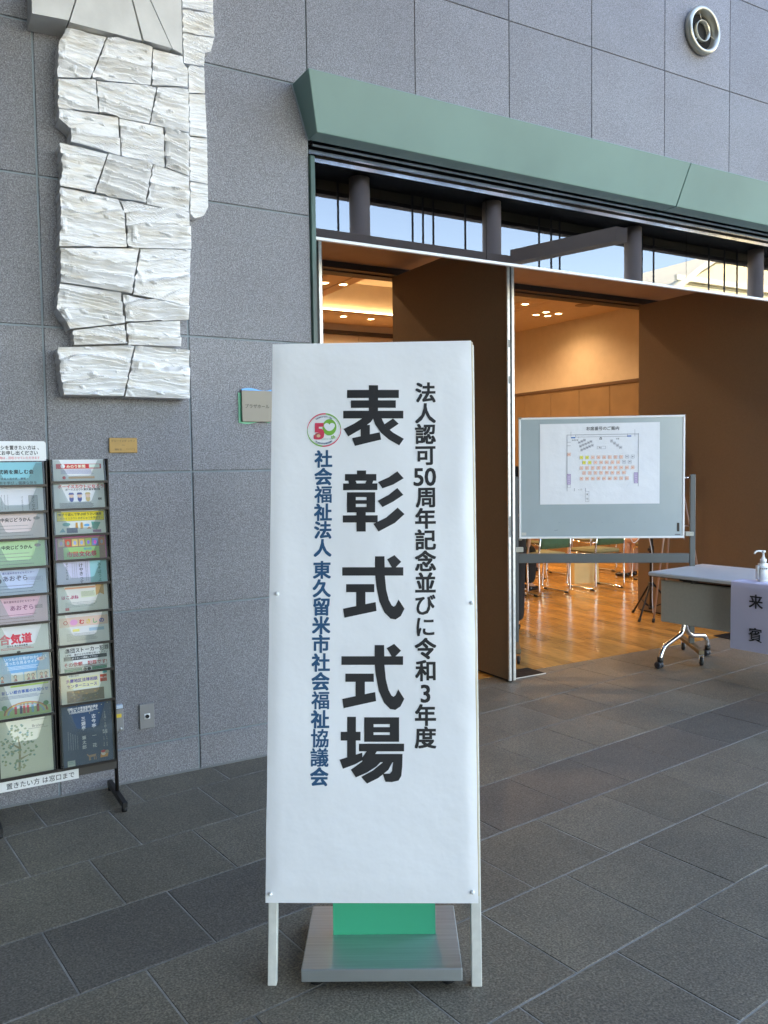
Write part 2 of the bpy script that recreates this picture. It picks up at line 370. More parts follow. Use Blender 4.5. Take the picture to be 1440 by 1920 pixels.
for i in range(len(tl)-1):
    k = i-i0; t1, t0 = tl[i], tl[i+1]; w = .0029
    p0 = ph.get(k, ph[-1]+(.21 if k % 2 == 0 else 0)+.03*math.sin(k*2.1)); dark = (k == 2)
    s = p0-math.ceil((p0+2.5)/PIT)*PIT
    while s < 9.2:
        c = [fl(s+w, t0+w), fl(s+PIT-w, t0+w), fl(s+PIT-w, t1-w), fl(s+w, t1-w)]
        mx, my = fl(s+PIT/2, (t0+t1)/2)
        # keep the tiles in front of or inside the doorway, near enough to be told apart
        inside = mx > 1.9 or my < .25
        ok = (-2.0 < mx < 7.6) and inside and my < .9 and (mx*.5+(my+3.985)*.866) > .95 and abs(mx*.866-(my+3.985)*.5) < .56*(mx*.5+(my+3.985)*.866)+.35
        c = clip_y(c, .64 if mx > 1.9 else .12)
        if ok and len(c) >= 3:
            h = random.uniform(-.0006, .0006); ctr = Vector((mx, my)); tb = MB(); n = len(c)
            cin = [tuple(Vector(q)+(ctr-Vector(q)).normalized()*.002) for q in c]
            vs = [(x-mx, y-my, -.01) for x, y in c]+[(x-mx, y-my, -.0014) for x, y in c]+[(x-mx, y-my, h) for x, y in cin]
            fs = [list(range(2*n, 3*n))]+[(i2, (i2+1) % n, n+(i2+1) % n, n+i2) for i2 in range(n)]+[(n+i2, n+(i2+1) % n, 2*n+(i2+1) % n, 2*n+i2) for i2 in range(n)]
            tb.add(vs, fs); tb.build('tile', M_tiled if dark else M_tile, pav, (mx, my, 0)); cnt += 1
        s += PIT
print('tiles', cnt)

# ================================================================== FACADE (granite cladding)
wall = empty('granite_wall'); tag(wall, 'tall grey granite clad wall of square panels with pale sealed joints', 'wall')
SX, SW, SZ, SH = .5658, .6575, .1706, .6545
OPX0, OPX1, OPZ = 1.882, 8.46, 3.436
g = MB(); g.box(-4.2, OPX0, .008, .30, -.02, 9.5); g.box(OPX0, 13, .008, .30, OPZ, 9.5); g.box(OPX1, 13, .008, .30, -.02, OPZ)
g.build('backing_wall', M_seal, wall)
g = MB(); g.box(-30, -4.2, 0, .3, -.02, 9.5); g.box(13, 34, 0, .3, -.02, 9.5); g.build('far_wall_end', M_gran, wall)
def stone(w, h, gap):
    b = MB(); x0, x1, z0, z1, e = gap, w-gap, gap, h-gap, .0025
    vs = [(x0, .0075, z0), (x1, .0075, z0), (x1, .0075, z1), (x0, .0075, z1), (x0, e, z0), (x1, e, z0), (x1, e, z1), (x0, e, z1),
          (x0+e, 0, z0+e), (x1-e, 0, z0+e), (x1-e, 0, z1-e), (x0+e, 0, z1-e)]
    fs = [(8, 9, 10, 11)]+[(4+i, 4+(i+1) % 4, 8+(i+1) % 4, 8+i) for i in range(4)]+[(i, (i+1) % 4, 4+(i+1) % 4, 4+i) for i in range(4)]
    b.add(vs, fs); return b
protos = {}
for k in range(-7, 19):
    for j in range(-1, 14):
        x = SX+k*SW; z = SZ+j*SH if j >= 0 else 0; hh = SH if j >= 0 else SZ
        if x < -4.2 or x+SW > 13.1: continue
        if x+SW > OPX0+.05 and x < OPX1-.05 and z < OPZ-.05: continue
        if j > 8 and (k < -1 or k > 10): continue
        key = (j < 0, k >= 2)
        if key not in protos:
            o = stone(SW, hh, .0018 if k >= 2 else .0046).build('stone_panel', M_gran, wall); protos[key] = o; o.location = (x, 0, z)
        else:
            o = protos[key].copy(); C.objects.link(o); o.location = (x, 0, z)
g = MB(); g.box(OPX0+.004, 13, .0065, .0079, OPZ+.004, 9.5); g.build('joint_sealant', M_sealdark, wall)

g = MB(); g.box(-4.2, OPX0, -.0035, -.0004, 0, .009); g.build('base_grime', M_sealdark, wall)  # dark grime line at the wall foot, built as a thin strip
# hall volume behind the facade (keeps the plaza in its shade)
hall = MB(); hall.box(-30, 34, .305, 20, 15.4, 15.7); hall.box(-30, 34, 19.7, 20, 0, 15.4); hall.box(-30, -29.7, .305, 19.7, 0, 15.4); hall.box(33.7, 34, .305, 19.7, 0, 15.4); hall.box(-30, 34, .0, .3, 9.5, 15.4)
tag(hall.build('hall_shell', M_darkroof), kind='structure')

# ------------------------------------------------------------------ canopy over the doorway
can = empty('door_canopy', (1.8, 0, 3.178)); tag(can, 'long green steel canopy with a sloping fascia above the doorway', 'canopy')
def canopy_seg(x0, x1, endl):
    b = MB(); a0 = x0-(0 if endl else .0); bx0 = x0+.083 if endl else x0-.035
    bx1 = x1-.038
    T, B = .198, .11; zt, zb = .262, 0
    vs = [(x0, 0, zt), (x0, -T, zt), (bx0, -B, zb), (bx0, 0, zb), (x1, 0, zt), (x1, -T, zt), (bx1, -B, zb), (bx1, 0, zb)]
    fs = [(1, 5, 6, 2), (0, 4, 5, 1), (0, 1, 2, 3), (4, 7, 6, 5), (3, 2, 6, 7)]
    b.add([(v[0]-1.8, v[1], v[2]) for v in vs], fs)
    bm = bmesh.new(); me = bpy.data.meshes.new('x'); me.from_pydata(b.v, [], b.f); bm.from_mesh(me)
    bmesh.ops.bevel(bm, geom=[e for e in bm.edges if len(e.link_faces) == 2], offset=.003, segments=1, affect='EDGES')
    c = MB(); c.bm(bm); return c
seams = [1.795, 4.54, 7.29, 10.0]
for a, b in zip(seams[:-1], seams[1:]): canopy_seg(a, b-.004, a < 2).build('fascia_panel', M_canopy, can)
g = MB(); g.prism([(-.012, .262), (.072, -.004), (.086, -.004), (.002, .262)], -.006, -.0005, 'y'); g.build('edge_flashing', M_seal, can)

# ------------------------------------------------------------------ doorway frame: trim, louvres, housing, glass
fr = empty('entrance_frame', (OPX0, 0, 0)); tag(fr, 'wide entrance frame with steel louvres under the green canopy', 'doorway')
def ch(name, mb, M): return mb.build(name, M, fr)
ox = -OPX0
g = MB(); g.bbox(OPX0+.001+ox, OPX0+.030+ox, -.012, .12, 0, 3.10, .004); ch('green_jamb', g, M_trim)
g = MB(); g.box(OPX1-.04+ox, OPX1+ox, .0, .12, 0, 3.10); ch('green_jamb', g, M_trim)
for z0, z1, y, x in ((3.158, 3.186, .02, 1.913), (3.122, 3.143, .03, 1.897), (3.088, 3.108, .04, 1.916)):
    xs = [x, 3.55, 5.2, 6.7, 8.4]
    for a, b in zip(xs[:-1], xs[1:]):
        g = MB(); g.prism([(y+.00045, z0), (y, z1), (y+.05, z1), (y+.05, z1-.006), (y+.018, z1-.008), (y+.006, z0)], a+.0015+ox, b-.0015+ox, 'x'); ch('louvre_slat', g, M_steel)
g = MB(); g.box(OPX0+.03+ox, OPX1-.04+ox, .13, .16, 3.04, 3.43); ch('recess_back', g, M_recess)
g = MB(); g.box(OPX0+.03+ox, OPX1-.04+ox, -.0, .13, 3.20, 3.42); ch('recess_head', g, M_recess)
g = MB()
g.bbox(OPX0+.03+ox, OPX1-.04+ox, .125, .16, 3.024, 3.032, .002); g.bbox(OPX0+.03+ox, OPX1-.04+ox, .13, .2, 3.042, 3.05, .002); g.bbox(OPX0+.03+ox, OPX1-.04+ox, .128, .2, 2.986, 3.014, .003)
g.bbox(OPX0+.03+ox, OPX1-.04+ox, .118, .22, 2.950, 2.984, .003); ch('track_housing', g, M_house)
g = MB(); g.box(OPX0+.03+ox, OPX1-.04+ox, .122, .22, 2.930, 2.949); ch('dark_track', g, M_darkbrown)
# transom: hung sheets of coated glass with a bright polished lower rail
for a, b in zip([1.915, 3.05, 4.78, 6.6], [3.05, 4.78, 6.6, 8.4]):
    g = MB(); g.box(a+.001+ox, b-.003+ox, .040, .050, 2.703, 3.085); o = ch('glass_pane', g, M_glass)
g = MB(); g.bbox(1.915+ox, 8.40+ox, .034, .056, 2.686, 2.7025, .002); ch('bottom_rail', g, M_white)

# ------------------------------------------------------------------ pivoting door panels
def door(x, y0, y1, lab, skew=0):
    t = empty('door_panel', (x, y0, 0)); tag(t, lab, 'door', 'tall brown door panels swung open into the hall')
    g = MB(); g.bbox(.006, .056, .006, y1-y0, .018, 3.03, .002); g.build('door_leaf', M_panel, t)
    for a, b in ((.000, .023), (.036, .060)):
        g = MB(); g.bbox(a, b, -.004, .012, .012, 3.028, .003); g.build('edge_strip', M_alu, t)
    g = MB(); g.box(.0235, .0355, .0, .006, .008, 3.028); g.box(.01, .05, .02, y1-y0-.02, .006, .02); g.build('rubber_seal', M_black, t)
    for z, h in ((2.27, .05), (2.03, .05), (1.0, .14)):
        g = MB(); g.bbox(.008, .017, -.007, -.002, z, z+h, .001); g.build('lock_plate', M_greyp, t)
    return t
door(3.527, .45, 1.95, 'tall brown door panel standing open, directly left of the whiteboard')
door(2.106, .45, 1.95, 'tall door panel seen edge on behind the top left corner of the banner')
door(6.34, .45, 1.93, 'tall brown door panel standing open behind the folding table')
for x, y in ((3.60, .51), (5.93, .51), (2.17, .51)):
    t = empty('floor_pivot_plate', (x, y, .0)); tag(t, {3.60: 'dark metal floor plate at the foot of the open door panel nearest the whiteboard', 5.93: 'dark metal floor plate beside the doorway floor behind the table', 2.17: 'dark metal floor plate hidden behind the banner at the left jamb'}[x], 'floor plate', 'metal pivot plates set in the threshold')
    g = MB(); g.bbox(0, .30, 0, .19, .0015, .006, .001); g.build('plate', mat('dark_plate', (.018, .016, .015), .75, .0, var=.5, vscale=30, spec=.15), t)
    g = MB(); g.box(-.002, .302, -.005, -.0005, .001, .0062); g.build('trim_strip', M_alu, t)

# ================================================================== THE HALL INSIDE
RX0, RX1, RY1 = -.6, 9.3, 7.95
wf = empty('hall_floor'); tag(wf, kind='structure')
g = MB(); g.box(RX0, 12, .645, RY1, -.012, -.003); g.build('subfloor', M_woodbase, wf)
pr = {}
PWD = .1; x = 2.4; n = 0
while x < 9.2:
    y = .645-random.random()*1.5; rgk = int(x*10) % 3
    while y < RY1:
        y2 = y+1.9; a, b = max(y, .645), min(y2, RY1)
        if b-a > .02 and not (x < 3.5 and a > 3.0):
            g = MB(); g.box(.0006, PWD-.0006, .0006, b-a-.0006, -.003, random.uniform(-.0002, .0002)); g.build('plank', M_wood, wf, (x, a, 0)); n += 1
        y = y2
    x += PWD
g = MB(); g.box(RX0, 2.395, .645, RY1, -.003, 0); g.box(9.205, 12, .645, RY1, -.003, 0); o = g.build('side_planks', M_wood, wf); o['kind'] = 'stuff'
print('planks', n)
sh = empty('hall_interior'); tag(sh, kind='structure')
g = MB(); g.box(9.3, 9.4, 1.2, 8.2, 2.70, 4.4); g.build('upper_wall', M_ivory, sh)
g = MB(); g.box(9.285, 9.3, 1.2, RY1, 2.655, 2.70); g.build('dado_rail', M_dline, sh)
y = 1.94
while y < 7.9:
    g = MB(); g.bbox(9.30, 9.325, .003, .659, .0, 2.655, .004); g.build('dado_panel', M_dado, sh, (0, y-.66, 0)); y += .662
g = MB(); g.box(9.326, 9.4, 1.2, RY1, 0, 2.7); g.build('dado_groove', mat('pale_groove', (.36, .22, .1), .6), sh)
g = MB(); g.box(RX0, RX1, RY1, 8.1, 3.60, 3.75); g.build('back_wall_top', M_ivory, sh)
g = MB(); g.box(RX0, RX1, RY1-.05, RY1, 3.58, 3.64); g.build('curtain_rail', M_darkbrown, sh)
xx = RX0
while xx < RX1:
    g = MB(); g.bbox(.003, .776, RY1+.01, RY1+.04, .0, 3.60, .003); g.build('back_panel', M_ivory, sh, (xx+.06, 0, 0)); xx += .779
g = MB(); g.box(RX0, RX1+.1, RY1+.05, 8.2, 0, 3.7); g.build('back_wall', M_dline, sh)
g = MB(); g.box(RX0-.1, RX0, .31, 8.2, 0, 4.5); g.build('left_wall', M_ivory, sh)
# inner head above the sliding panels
g = MB(); g.box(RX0, RX1+.1, 1.98, 2.10, 3.03, 4.4); g.build('inner_bulkhead', M_darkbrown, sh)
g = MB(); g.box(OPX0, OPX1, .43, 1.90, 3.09, 3.16); g.build('door_soffit', M_soffit, sh)
g = MB(); g.box(RX0, RX1+.1, 1.901, 1.978, 3.04, 3.16); g.build('track_channel', M_darkbrown, sh)
g = MB(); g.box(OPX0-.1, OPX0-.0, .305, 2.1, 0, 3.2); g.box(OPX1, OPX1+.1, .305, 2.1, 0, 3.2); g.build('reveal', M_panel, sh)
g = MB(); g.box(RX0, OPX0-.1, 2.0, 2.1, 0, 3.03); g.box(OPX1+.1, 9.4, 2.0, 2.1, 0, 3.03); g.build('inner_wall', M_panel, sh)
g = MB(); g.box(OPX0-.1, OPX1+.1, .305, 2.1, 3.17, 3.3); g.build('soffit_cap', M_darkroof, sh)
# ceiling: lower board with two raised coffers
ZC, ZH = 3.75, 4.22
g = MB()
for a in ((RX0, 1.7, 2.1, RY1), (4.45, 4.765, 2.1, RY1), (4.785, 4.95, 2.1, RY1), (7.65, 7.85, 2.1, RY1), (7.865, 7.985, 2.1, RY1), (8.0, RX1, 2.1, RY1), (1.7, 4.45, 7.17, RY1), (4.95, 7.65, 7.17, RY1), (1.7, 4.45, 2.1, 2.7), (4.95, 7.65, 2.1, 2.7)):
    g.box(a[0], a[1], a[2], a[3], ZC, ZC+.03)
g.build('ceiling_board', M_ceil, sh)
g = MB(); g.box(RX0, RX1, 2.1, 8.1, ZC+.06, ZC+.061) ; 
g = MB()
for x0, x1 in ((1.7, 4.45), (4.95, 7.65)):
    g.box(x0-.1, x1+.1, 2.6, 7.3, ZH, ZH+.03); g.box(x0-.03, x0, 2.7, 7.2, ZC+.031, ZH); g.box(x1, x1+.03, 2.7, 7.2, ZC+.031, ZH); g.box(x0, x1, 7.17, 7.2, ZC+.031, ZH); g.box(x0, x1, 2.67, 2.7, ZC+.031, ZH)
g.build('coffer', M_ivory, sh)
g = MB(); g.box(4.7, 4.85, 2.1, RY1, ZC+.04, ZC+.05); g.box(7.8, 8.05, 2.1, RY1, ZC+.04, ZC+.05); g.build('slot_back', M_darkbrown, sh)
g = MB(); g.box(RX0-.1, RX1+.1, 2.0, 8.2, 4.42, 4.5); g.build('ceiling_slab', M_darkroof, sh)

M_cove = mat('cove_lamp_glow', (1, .75, .45), .5, emit=(1, .74, .44), es=3.0)
for x0, x1 in ((1.7, 4.45), (4.95, 7.65)):
    for y in (2.73, 7.11):
        g = MB(); g.box(x0+.1, x1-.1, y, y+.03, ZC+.035, ZC+.05); t = g.build('cove_light', M_cove); tag(t, ('far' if y > 5 else 'near')+' cove light strip of the '+('left' if x0 < 3 else 'right')+' raised ceiling bay in the hall', 'ceiling light')
        g = MB(); g.box(x0, x1, y-.05 if y < 5 else y-.03, y+.08, ZC, ZC+.03); g.build('cove_ledge', M_ceil, sh)
# recessed downlights, each with its own lamp
def downlight(x, y, z, lab, power, spot=True, r=.05):
    t = empty('downlight', (x, y, z)); tag(t, lab, 'ceiling light', 'recessed ceiling lights of the hall')
    g = MB(); g.lathe([(r+.018, -.001), (r+.016, -.006), (r, -.008), (r-.004, .0)], seg=20); g.build('trim_ring', M_white, t)
    g = MB(); g.add([(r*math.cos(k*.314), r*math.sin(k*.314), -.002) for k in range(20)], [list(range(20))]); g.build('glowing_lens', M_lampglow, t)
    l = bpy.data.lights.new('downlight_lamp', 'SPOT'); l.energy = power*LAMP; l.color = (1, .71, .45); l.spot_size = R(150); l.spot_blend = .8; l.shadow_soft_size = .06
    lo = bpy.data.objects.new('downlight_lamp', l); C.objects.link(lo); lo.parent = t; lo.location = (0, 0, -.03)
    return t
for i, (x, y, lb, p) in enumerate(((4.85, 5.35, 'round ceiling light on the beam between the raised ceiling bays', 34), (4.60, 5.37, 'round ceiling light on the beam, hard against the left door edge', 26),
    (5.87, 7.33, 'left one of two round ceiling lights above the back wall of the hall', 30), (6.36, 7.35, 'right one of two round ceiling lights above the back wall of the hall', 30),
    (7.75, 5.35, 'single round ceiling light beside the dark slots in the hall ceiling', 30),
    (8.456, 5.945, 'leftmost light of the cluster of four in the hall ceiling', 6), (8.447, 5.704, 'topmost light of the cluster of four in the hall ceiling', 6),
    (8.683, 5.938, 'lowest light of the cluster of four in the hall ceiling', 6), (8.708, 5.726, 'rightmost light of the cluster of four in the hall ceiling', 6))):
    downlight(x, y, ZC, lb, p)
for x, y, w_ in ((3.1, 3.6, 'front of the left raised bay'), (6.1, 3.4, 'front of the right raised bay'), (7.75, 3.2, 'front right strip'), (3.1, 6.2, 'back of the left raised bay'), (7.75, 7.3, 'back right corner')):
    downlight(x, y, ZC if x > 7.7 else ZH, 'unseen round ceiling light in the '+w_+' of the hall ceiling', 46)  # lamps out of view that help light the hall
t = empty('ceiling_speaker', (8.58, 5.04, ZC)); tag(t, 'round brown speaker grille in the hall ceiling beside the cluster of lights', 'speaker')
g = MB(); g.lathe([(.13, 0), (.128, -.006), (.115, -.008), (.0, -.006)], seg=24); g.build('grille', M_dado, t)
# ------------------------------------------------------------------ chairs
def make_chair():
    """sled-base stacking chair, sitter faces +Y, origin on the floor under the middle of the seat"""
    t = empty('stacking_chair'); w = .225
    for s in (-1, 1):
        x = s*w; g = MB()
        g.tube(fillet([(x*.93, -.275, .84), (x, -.235, .46), (x, -.245, .014), (x, .245, .014), (x, .205, .43), (x, -.20, .415)], .05), .011, 10); g.build('side_frame', M_chrome, t)
        for y in (-.19, .17):
            g = MB(); g.bbox(x-.014, x+.014, y-.03, y+.03, -.0, .02, .003); g.build('glide', M_black, t)
    g = MB(); g.tube([(-w, -.20, .415), (w, -.20, .415)], .01, 8); g.tube([(-w, .17, .42), (w, .17, .42)], .01, 8); g.build('cross_tube', M_chrome, t)
    g = MB(); bm = bmesh.new(); bmesh.ops.create_cube(bm, size=1); bmesh.ops.scale(bm, vec=(.43, .43, .045), verts=bm.verts); bmesh.ops.bevel(bm, geom=bm.edges[:], offset=.02, segments=3, affect='EDGES'); bmesh.ops.translate(bm, vec=(0, .005, .452), verts=bm.verts)
    g.bm(bm, None, True); g.build('seat', M_seat, t)
    g = MB(); N = 12
    vs = []
    for zz, yy in ((.535, -.235), (.60, -.245), (.75, -.262), (.84, -.27)):
        for i in range(N+1):
            u = i/N*2-1; vs.append((u*.205, yy-.03*(1-u*u)-.012, zz)); 
    for zz, yy in ((.535, -.235), (.60, -.245), (.75, -.262), (.84, -.27)):
        for i in range(N+1):
            u = i/N*2-1; vs.append((u*.205, yy-.03*(1-u*u)+.014, zz))
    Q = 4*(N+1); fs = []
    for r_ in range(3):
        for i in range(N): a = r_*(N+1)+i; fs += [(a, a+1, a+N+2, a+N+1), (Q+a, Q+a+N+1, Q+a+N+2, Q+a+1)]
    for i in range(N): fs += [(i, Q+i, Q+i+1, i+1), (3*(N+1)+i, 3*(N+1)+i+1, Q+3*(N+1)+i+1, Q+3*(N+1)+i)]
    for r_ in range(3):
        a = r_*(N+1); fs += [(a, a+N+1, Q+a+N+1, Q+a), (a+N, Q+a+N, Q+a+2*N+1, a+2*N+1)]
    g.add(vs, fs, None, True); g.build('backrest', M_chairg, t)
    return t
ch0 = make_chair(); first = True
for x, y, lb in ((6.32, 3.37, 'green chair with chrome legs, left one under the whiteboard'), (7.13, 3.33, 'green chair with chrome legs beside the cream paper bag'), (8.22, 3.33, 'green chair under the woman in black shoes at the door edge'),
    (5.80, 3.49, 'green chair in the nearest row, under the man in black trousers'), (6.55, 4.45, 'second row green chair seen under the left whiteboard crossbar'), (7.35, 4.45, 'second row green chair seen through the legs of the nearest row'),
    (5.75, 4.45, 'second row green chair at the left edge of the whiteboard'), (8.15, 4.45, 'second row green chair behind the woman in black shoes')):
    if first: o = ch0; first = False
    else: o = copy_tree(ch0)
    o.location = (x, y, 0); o.rotation_euler = (0, 0, R(random.uniform(-3, 3))); tag(o, lb, 'chair', 'green stacking chairs in the hall')
t = empty('paper_bag', (7.31, 3.70, 0), R(-14)); tag(t, 'cream paper carrier bag standing on the hall floor between chairs', 'bag')
g = MB(); g.add([(-.17, -.06, 0), (.17, -.06, 0), (.17, .06, 0), (-.17, .06, 0), (-.165, -.045, .36), (.165, -.045, .36), (.165, .045, .36), (-.165, .045, .36), (.17, 0, 0.02), (.15, 0, .36)],
      [(0, 1, 5, 4), (2, 3, 7, 6), (0, 4, 7, 3), (1, 8, 9, 5), (8, 2, 6, 9), (0, 3, 2, 1)]); g.build('bag_body', M_bag, t)
for y in (-.045, .045): g = MB(); g.tube(fillet([(-.06, y, .34), (-.05, y, .43), (.05, y, .43), (.06, y, .34)], .04), .004, 6); g.build('handle', M_shirt, t)

# ------------------------------------------------------------------ people
def skin_mesh(name, joints, edges, M, parent, sub=2, root=0):
    me = bpy.data.meshes.new(name); names = list(joints); me.from_pydata([joints[k][0] for k in names], [(names.index(a), names.index(b)) for a, b in edges], [])
    o = bpy.data.objects.new(name, me); C.objects.link(o); o.modifiers.new('s', 'SKIN'); sv = me.skin_vertices[0].data
    for i, k in enumerate(names): r = joints[k][1]; sv[i].radius = (r, r) if not isinstance(r, tuple) else r; sv[i].use_root = (i == root)
    sb = o.modifiers.new('u', 'SUBSURF'); sb.levels = sub; sb.render_levels = sub
    bpy.context.view_layer.update(); dg = bpy.context.evaluated_depsgraph_get(); ev = o.evaluated_get(dg); nm = bpy.data.meshes.new_from_object(ev)
    nm.materials.clear(); nm.materials.append(M)
    for p in nm.polygons: p.use_smooth = True
    o.modifiers.clear(); o.data = nm; o.parent = parent; return o
def ball(name, c, r, M, parent, sc=(1, 1, 1)):
    g = MB(); bm = bmesh.new(); bmesh.ops.create_uvsphere(bm, u_segments=20, v_segments=14, radius=r)
    for v in bm.verts: v.co = Vector((v.co.x*sc[0]+c[0], v.co.y*sc[1]+c[1], v.co.z*sc[2]+c[2]))
    g.bm(bm, None, True); return g.build(name, M, parent)
def person(loc, rz, label, seated=True, top=M_cloth, low=M_cloth, hair=M_hairb, skirt=False, group=None):
    """figure facing +Y; origin on the floor (seated: under the seat middle)"""
    t = empty('person', loc, rz); tag(t, label, 'person', group)
    H = .46 if seated else .90; B = {}
    hy = -.12 if seated else 0
    hp = Vector((0, hy, H+.07)); B['pel'] = (hp, .12)
    B['wst'] = (hp+Vector((0, -.01, .17)), .10); B['chs'] = (hp+Vector((0, .01, .36)), .115); B['nk0'] = (hp+Vector((0, .0, .50)), .06); B['nk'] = (hp+Vector((0, .01, .56)), .05)
    B['hd'] = (hp+Vector((0, .03, .65)), .085); B['hd2'] = (hp+Vector((0, .035, .73)), .08)
    E_ = [('pel', 'wst'), ('wst', 'chs'), ('chs', 'nk0'), ('nk0', 'nk'), ('nk', 'hd'), ('hd', 'hd2')]
    for s, c in ((-1, 'l'), (1, 'r')):
        B['sh'+c] = (hp+Vector((s*.17, 0, .44)), .05); B['el'+c] = (hp+Vector((s*.22, .03, .17)) if seated else hp+Vector((s*.21, -.02, .16)), .038)
        B['wr'+c] = (hp+Vector((s*.13, .24, .11)) if seated else hp+Vector((s*.21, .05, -.08)), .025)
        B['ha'+c] = (hp+Vector((s*.09, .31, .10)) if seated else hp+Vector((s*.2, .07, -.16)), (.035, .018))
        E_ += [('chs', 'sh'+c), ('sh'+c, 'el'+c), ('el'+c, 'wr'+c), ('wr'+c, 'ha'+c)]
        st = 0 if seated else s*.12
        kn = Vector((s*.10, hy+.42, .50)) if seated else Vector((s*.09, .03+st*.6, .48)); an = Vector((s*.09, hy+.40, .09)) if seated else Vector((s*.09, -.02+st*1.3, .09))
        B['hi'+c] = (hp+Vector((s*.09, .0, -.04)), .085); B['kn'+c] = (kn, .058); B['ca'+c] = (kn.lerp(an, .35)+Vector((0, -.01, 0)), .052); B['an'+c] = (an, .036)
        B['ft'+c] = (Vector((an.x, an.y+.12, .04)), .03); E_ += [('pel', 'hi'+c), ('hi'+c, 'kn'+c), ('kn'+c, 'ca'+c), ('ca'+c, 'an'+c), ('an'+c, 'ft'+c)]
        for q in range(4):
            f = B['ha'+c][0]; d = Vector((s*-.02+(q-1.5)*.016, .05, -.005)) if seated else Vector((s*.0, (q-1.5)*.016+.01, -.05)); B['f%d%s' % (q, c)] = (f+d, .009); B['g%d%s' % (q, c)] = (f+d*1.7+Vector((0, 0, -.012)), .007); E_ += [('ha'+c, 'f%d%s' % (q, c)), ('f%d%s' % (q, c), 'g%d%s' % (q, c))]
        B['th'+c] = (B['ha'+c][0]+(Vector((-s*.035, .02, 0)) if seated else Vector((0, .04, -.02))), .010); E_ += [('ha'+c, 'th'+c)]
    skin_mesh('body', B, E_, M_skin, t)
    J = {k: (B[k][0], r) for k, r in (('pel', .15), ('wst', .135), ('chs', .15), ('nk0', .07), ('shl', .075), ('ell', .055), ('wrl', .04), ('shr', .075), ('elr', .055), ('wrr', .04))}
    skin_mesh('jacket', J, [('pel', 'wst'), ('wst', 'chs'), ('chs', 'nk0'), ('chs', 'shl'), ('shl', 'ell'), ('ell', 'wrl'), ('chs', 'shr'), ('shr', 'elr'), ('elr', 'wrr')], top, t)
    if skirt:
        J = {'a': (B['pel'][0], .16), 'b': (hp+Vector((0, .18, -.03)), (.17, .11)), 'c': (hp+Vector((0, .42, -.02)), (.16, .09))}
        skin_mesh('skirt', J, [('a', 'b'), ('b', 'c')], low, t)
    else:
        J = {'pel': (B['pel'][0], .15)}; E2 = []
        for c in 'lr':
            J['hi'+c] = (B['hi'+c][0], .11); J['kn'+c] = (B['kn'+c][0], .088); J['an'+c] = (B['an'+c][0]+Vector((0, 0, .0)), .078); E2 += [('pel', 'hi'+c), ('hi'+c, 'kn'+c), ('kn'+c, 'an'+c)]
        skin_mesh('trousers', J, E2, low, t)
    for c in 'lr':
        a = B['an'+c][0]
        J = {'h': (Vector((a.x, a.y-.02, .045)), (.042, .04)), 'm': (Vector((a.x, a.y+.09, .04)), (.045, .034)), 't': (Vector((a.x, a.y+.19, .03)), (.036, .024))}
        skin_mesh('shoe', J, [('h', 'm'), ('m', 't')], M_shoe, t, 2)
    h = B['hd'][0]
    ball('hair', (h.x, h.y-.015, h.z+.045), .1, hair, t, (.92, 1.05, 1.0)); 
    g = MB(); bm = bmesh.new(); bmesh.ops.create_cone(bm, segments=8, radius1=.016, radius2=.006, depth=.04, cap_ends=True)
    for v in bm.verts: v.co = Vector((v.co.x, v.co.y*.8+h.y+.10, v.co.z+h.z+.02))
    g.bm(bm, None, True); g.build('nose', M_skin, t)
    for s in (-1, 1): ball('eye', (s*.032, h.y+.088, h.z+.045), .010, M_shoe, t); ball('ear', (s*.086, h.y, h.z+.03), .022, M_skin, t, (.4, .8, 1.3))
    g = MB(); g.bbox(-.024, .024, h.y+.086, h.y+.096, h.z-.028, h.z-.018, .003); g.build('mouth', mat('lips', (.35, .12, .1), .5), t)
    return t
person((5.95, 3.52, 0), R(-78), 'seated man in black suit turned aside at the left edge of the whiteboard', hair=M_hairg)
person((4.50, 1.72, 0), R(-40), 'standing man in black trousers and navy shoes mostly hidden by the open door', seated=False, hair=M_hairb)
person((8.20, 3.42, 0), R(14), 'seated woman with bare calves and black shoes at the right door edge', skirt=True)
person((6.55, 4.50, 0), R(4), 'seated man in black suit in the second row, behind the whiteboard', top=M_clothn)
person((7.35, 4.50, 0), R(-5), 'seated woman in dark skirt in the second row, behind the whiteboard', skirt=True)

# ------------------------------------------------------------------ speaker tripod, easel and cable in the hall
t = empty('speaker_tripod', (6.17, 1.60, 0)); tag(t, 'black tripod stand with splayed legs against the brown door panel', 'tripod')
g = MB(); g.tube([(0, 0, .10), (0, 0, .78)], .016, 12); g.tube([(0, 0, .70), (0, 0, 1.45)], .012, 12); g.build('pole', M_blackm, t)
g = MB(); g.lathe([(.0, .30), (.028, .30), (.028, .34), (.0, .34)], seg=12); g.lathe([(.0, .62), (.024, .62), (.024, .69), (0, .69)], seg=12); g.lathe([(.0, .08), (.026, .08), (.026, .11), (0, .11)], seg=12); g.build('collar', M_blackm, t)
g = MB(); g.tube([(0, 0, .655), (-.05, -.02, .66)], .008, 8); g.lathe([(0, -.012), (.014, -.012), (.014, .012), (0, .012)], (-.055, -.022, .66), seg=10); g.build('knob', M_blackm, t)
for a in (200, 320, 80):
    d = Vector((math.cos(R(a)), math.sin(R(a)), 0)); g = MB(); g.tube([d*.025+Vector((0, 0, .32)), d*.27+Vector((0, 0, .015))], .009, 8); g.tube([d*.02+Vector((0, 0, .10)), d*.15+Vector((0, 0, .155))], .006, 8); g.build('leg', M_blackm, t)
    g = MB(); g.tube([d*.255+Vector((0, 0, .03)), d*.285+Vector((0, 0, .004))], .013, 8); g.build('rubber_foot', M_black, t)
g = MB(); g.bbox(-.15, .15, -.11, .11, 1.42, 1.80, .01); g.build('speaker_box', M_black, t)
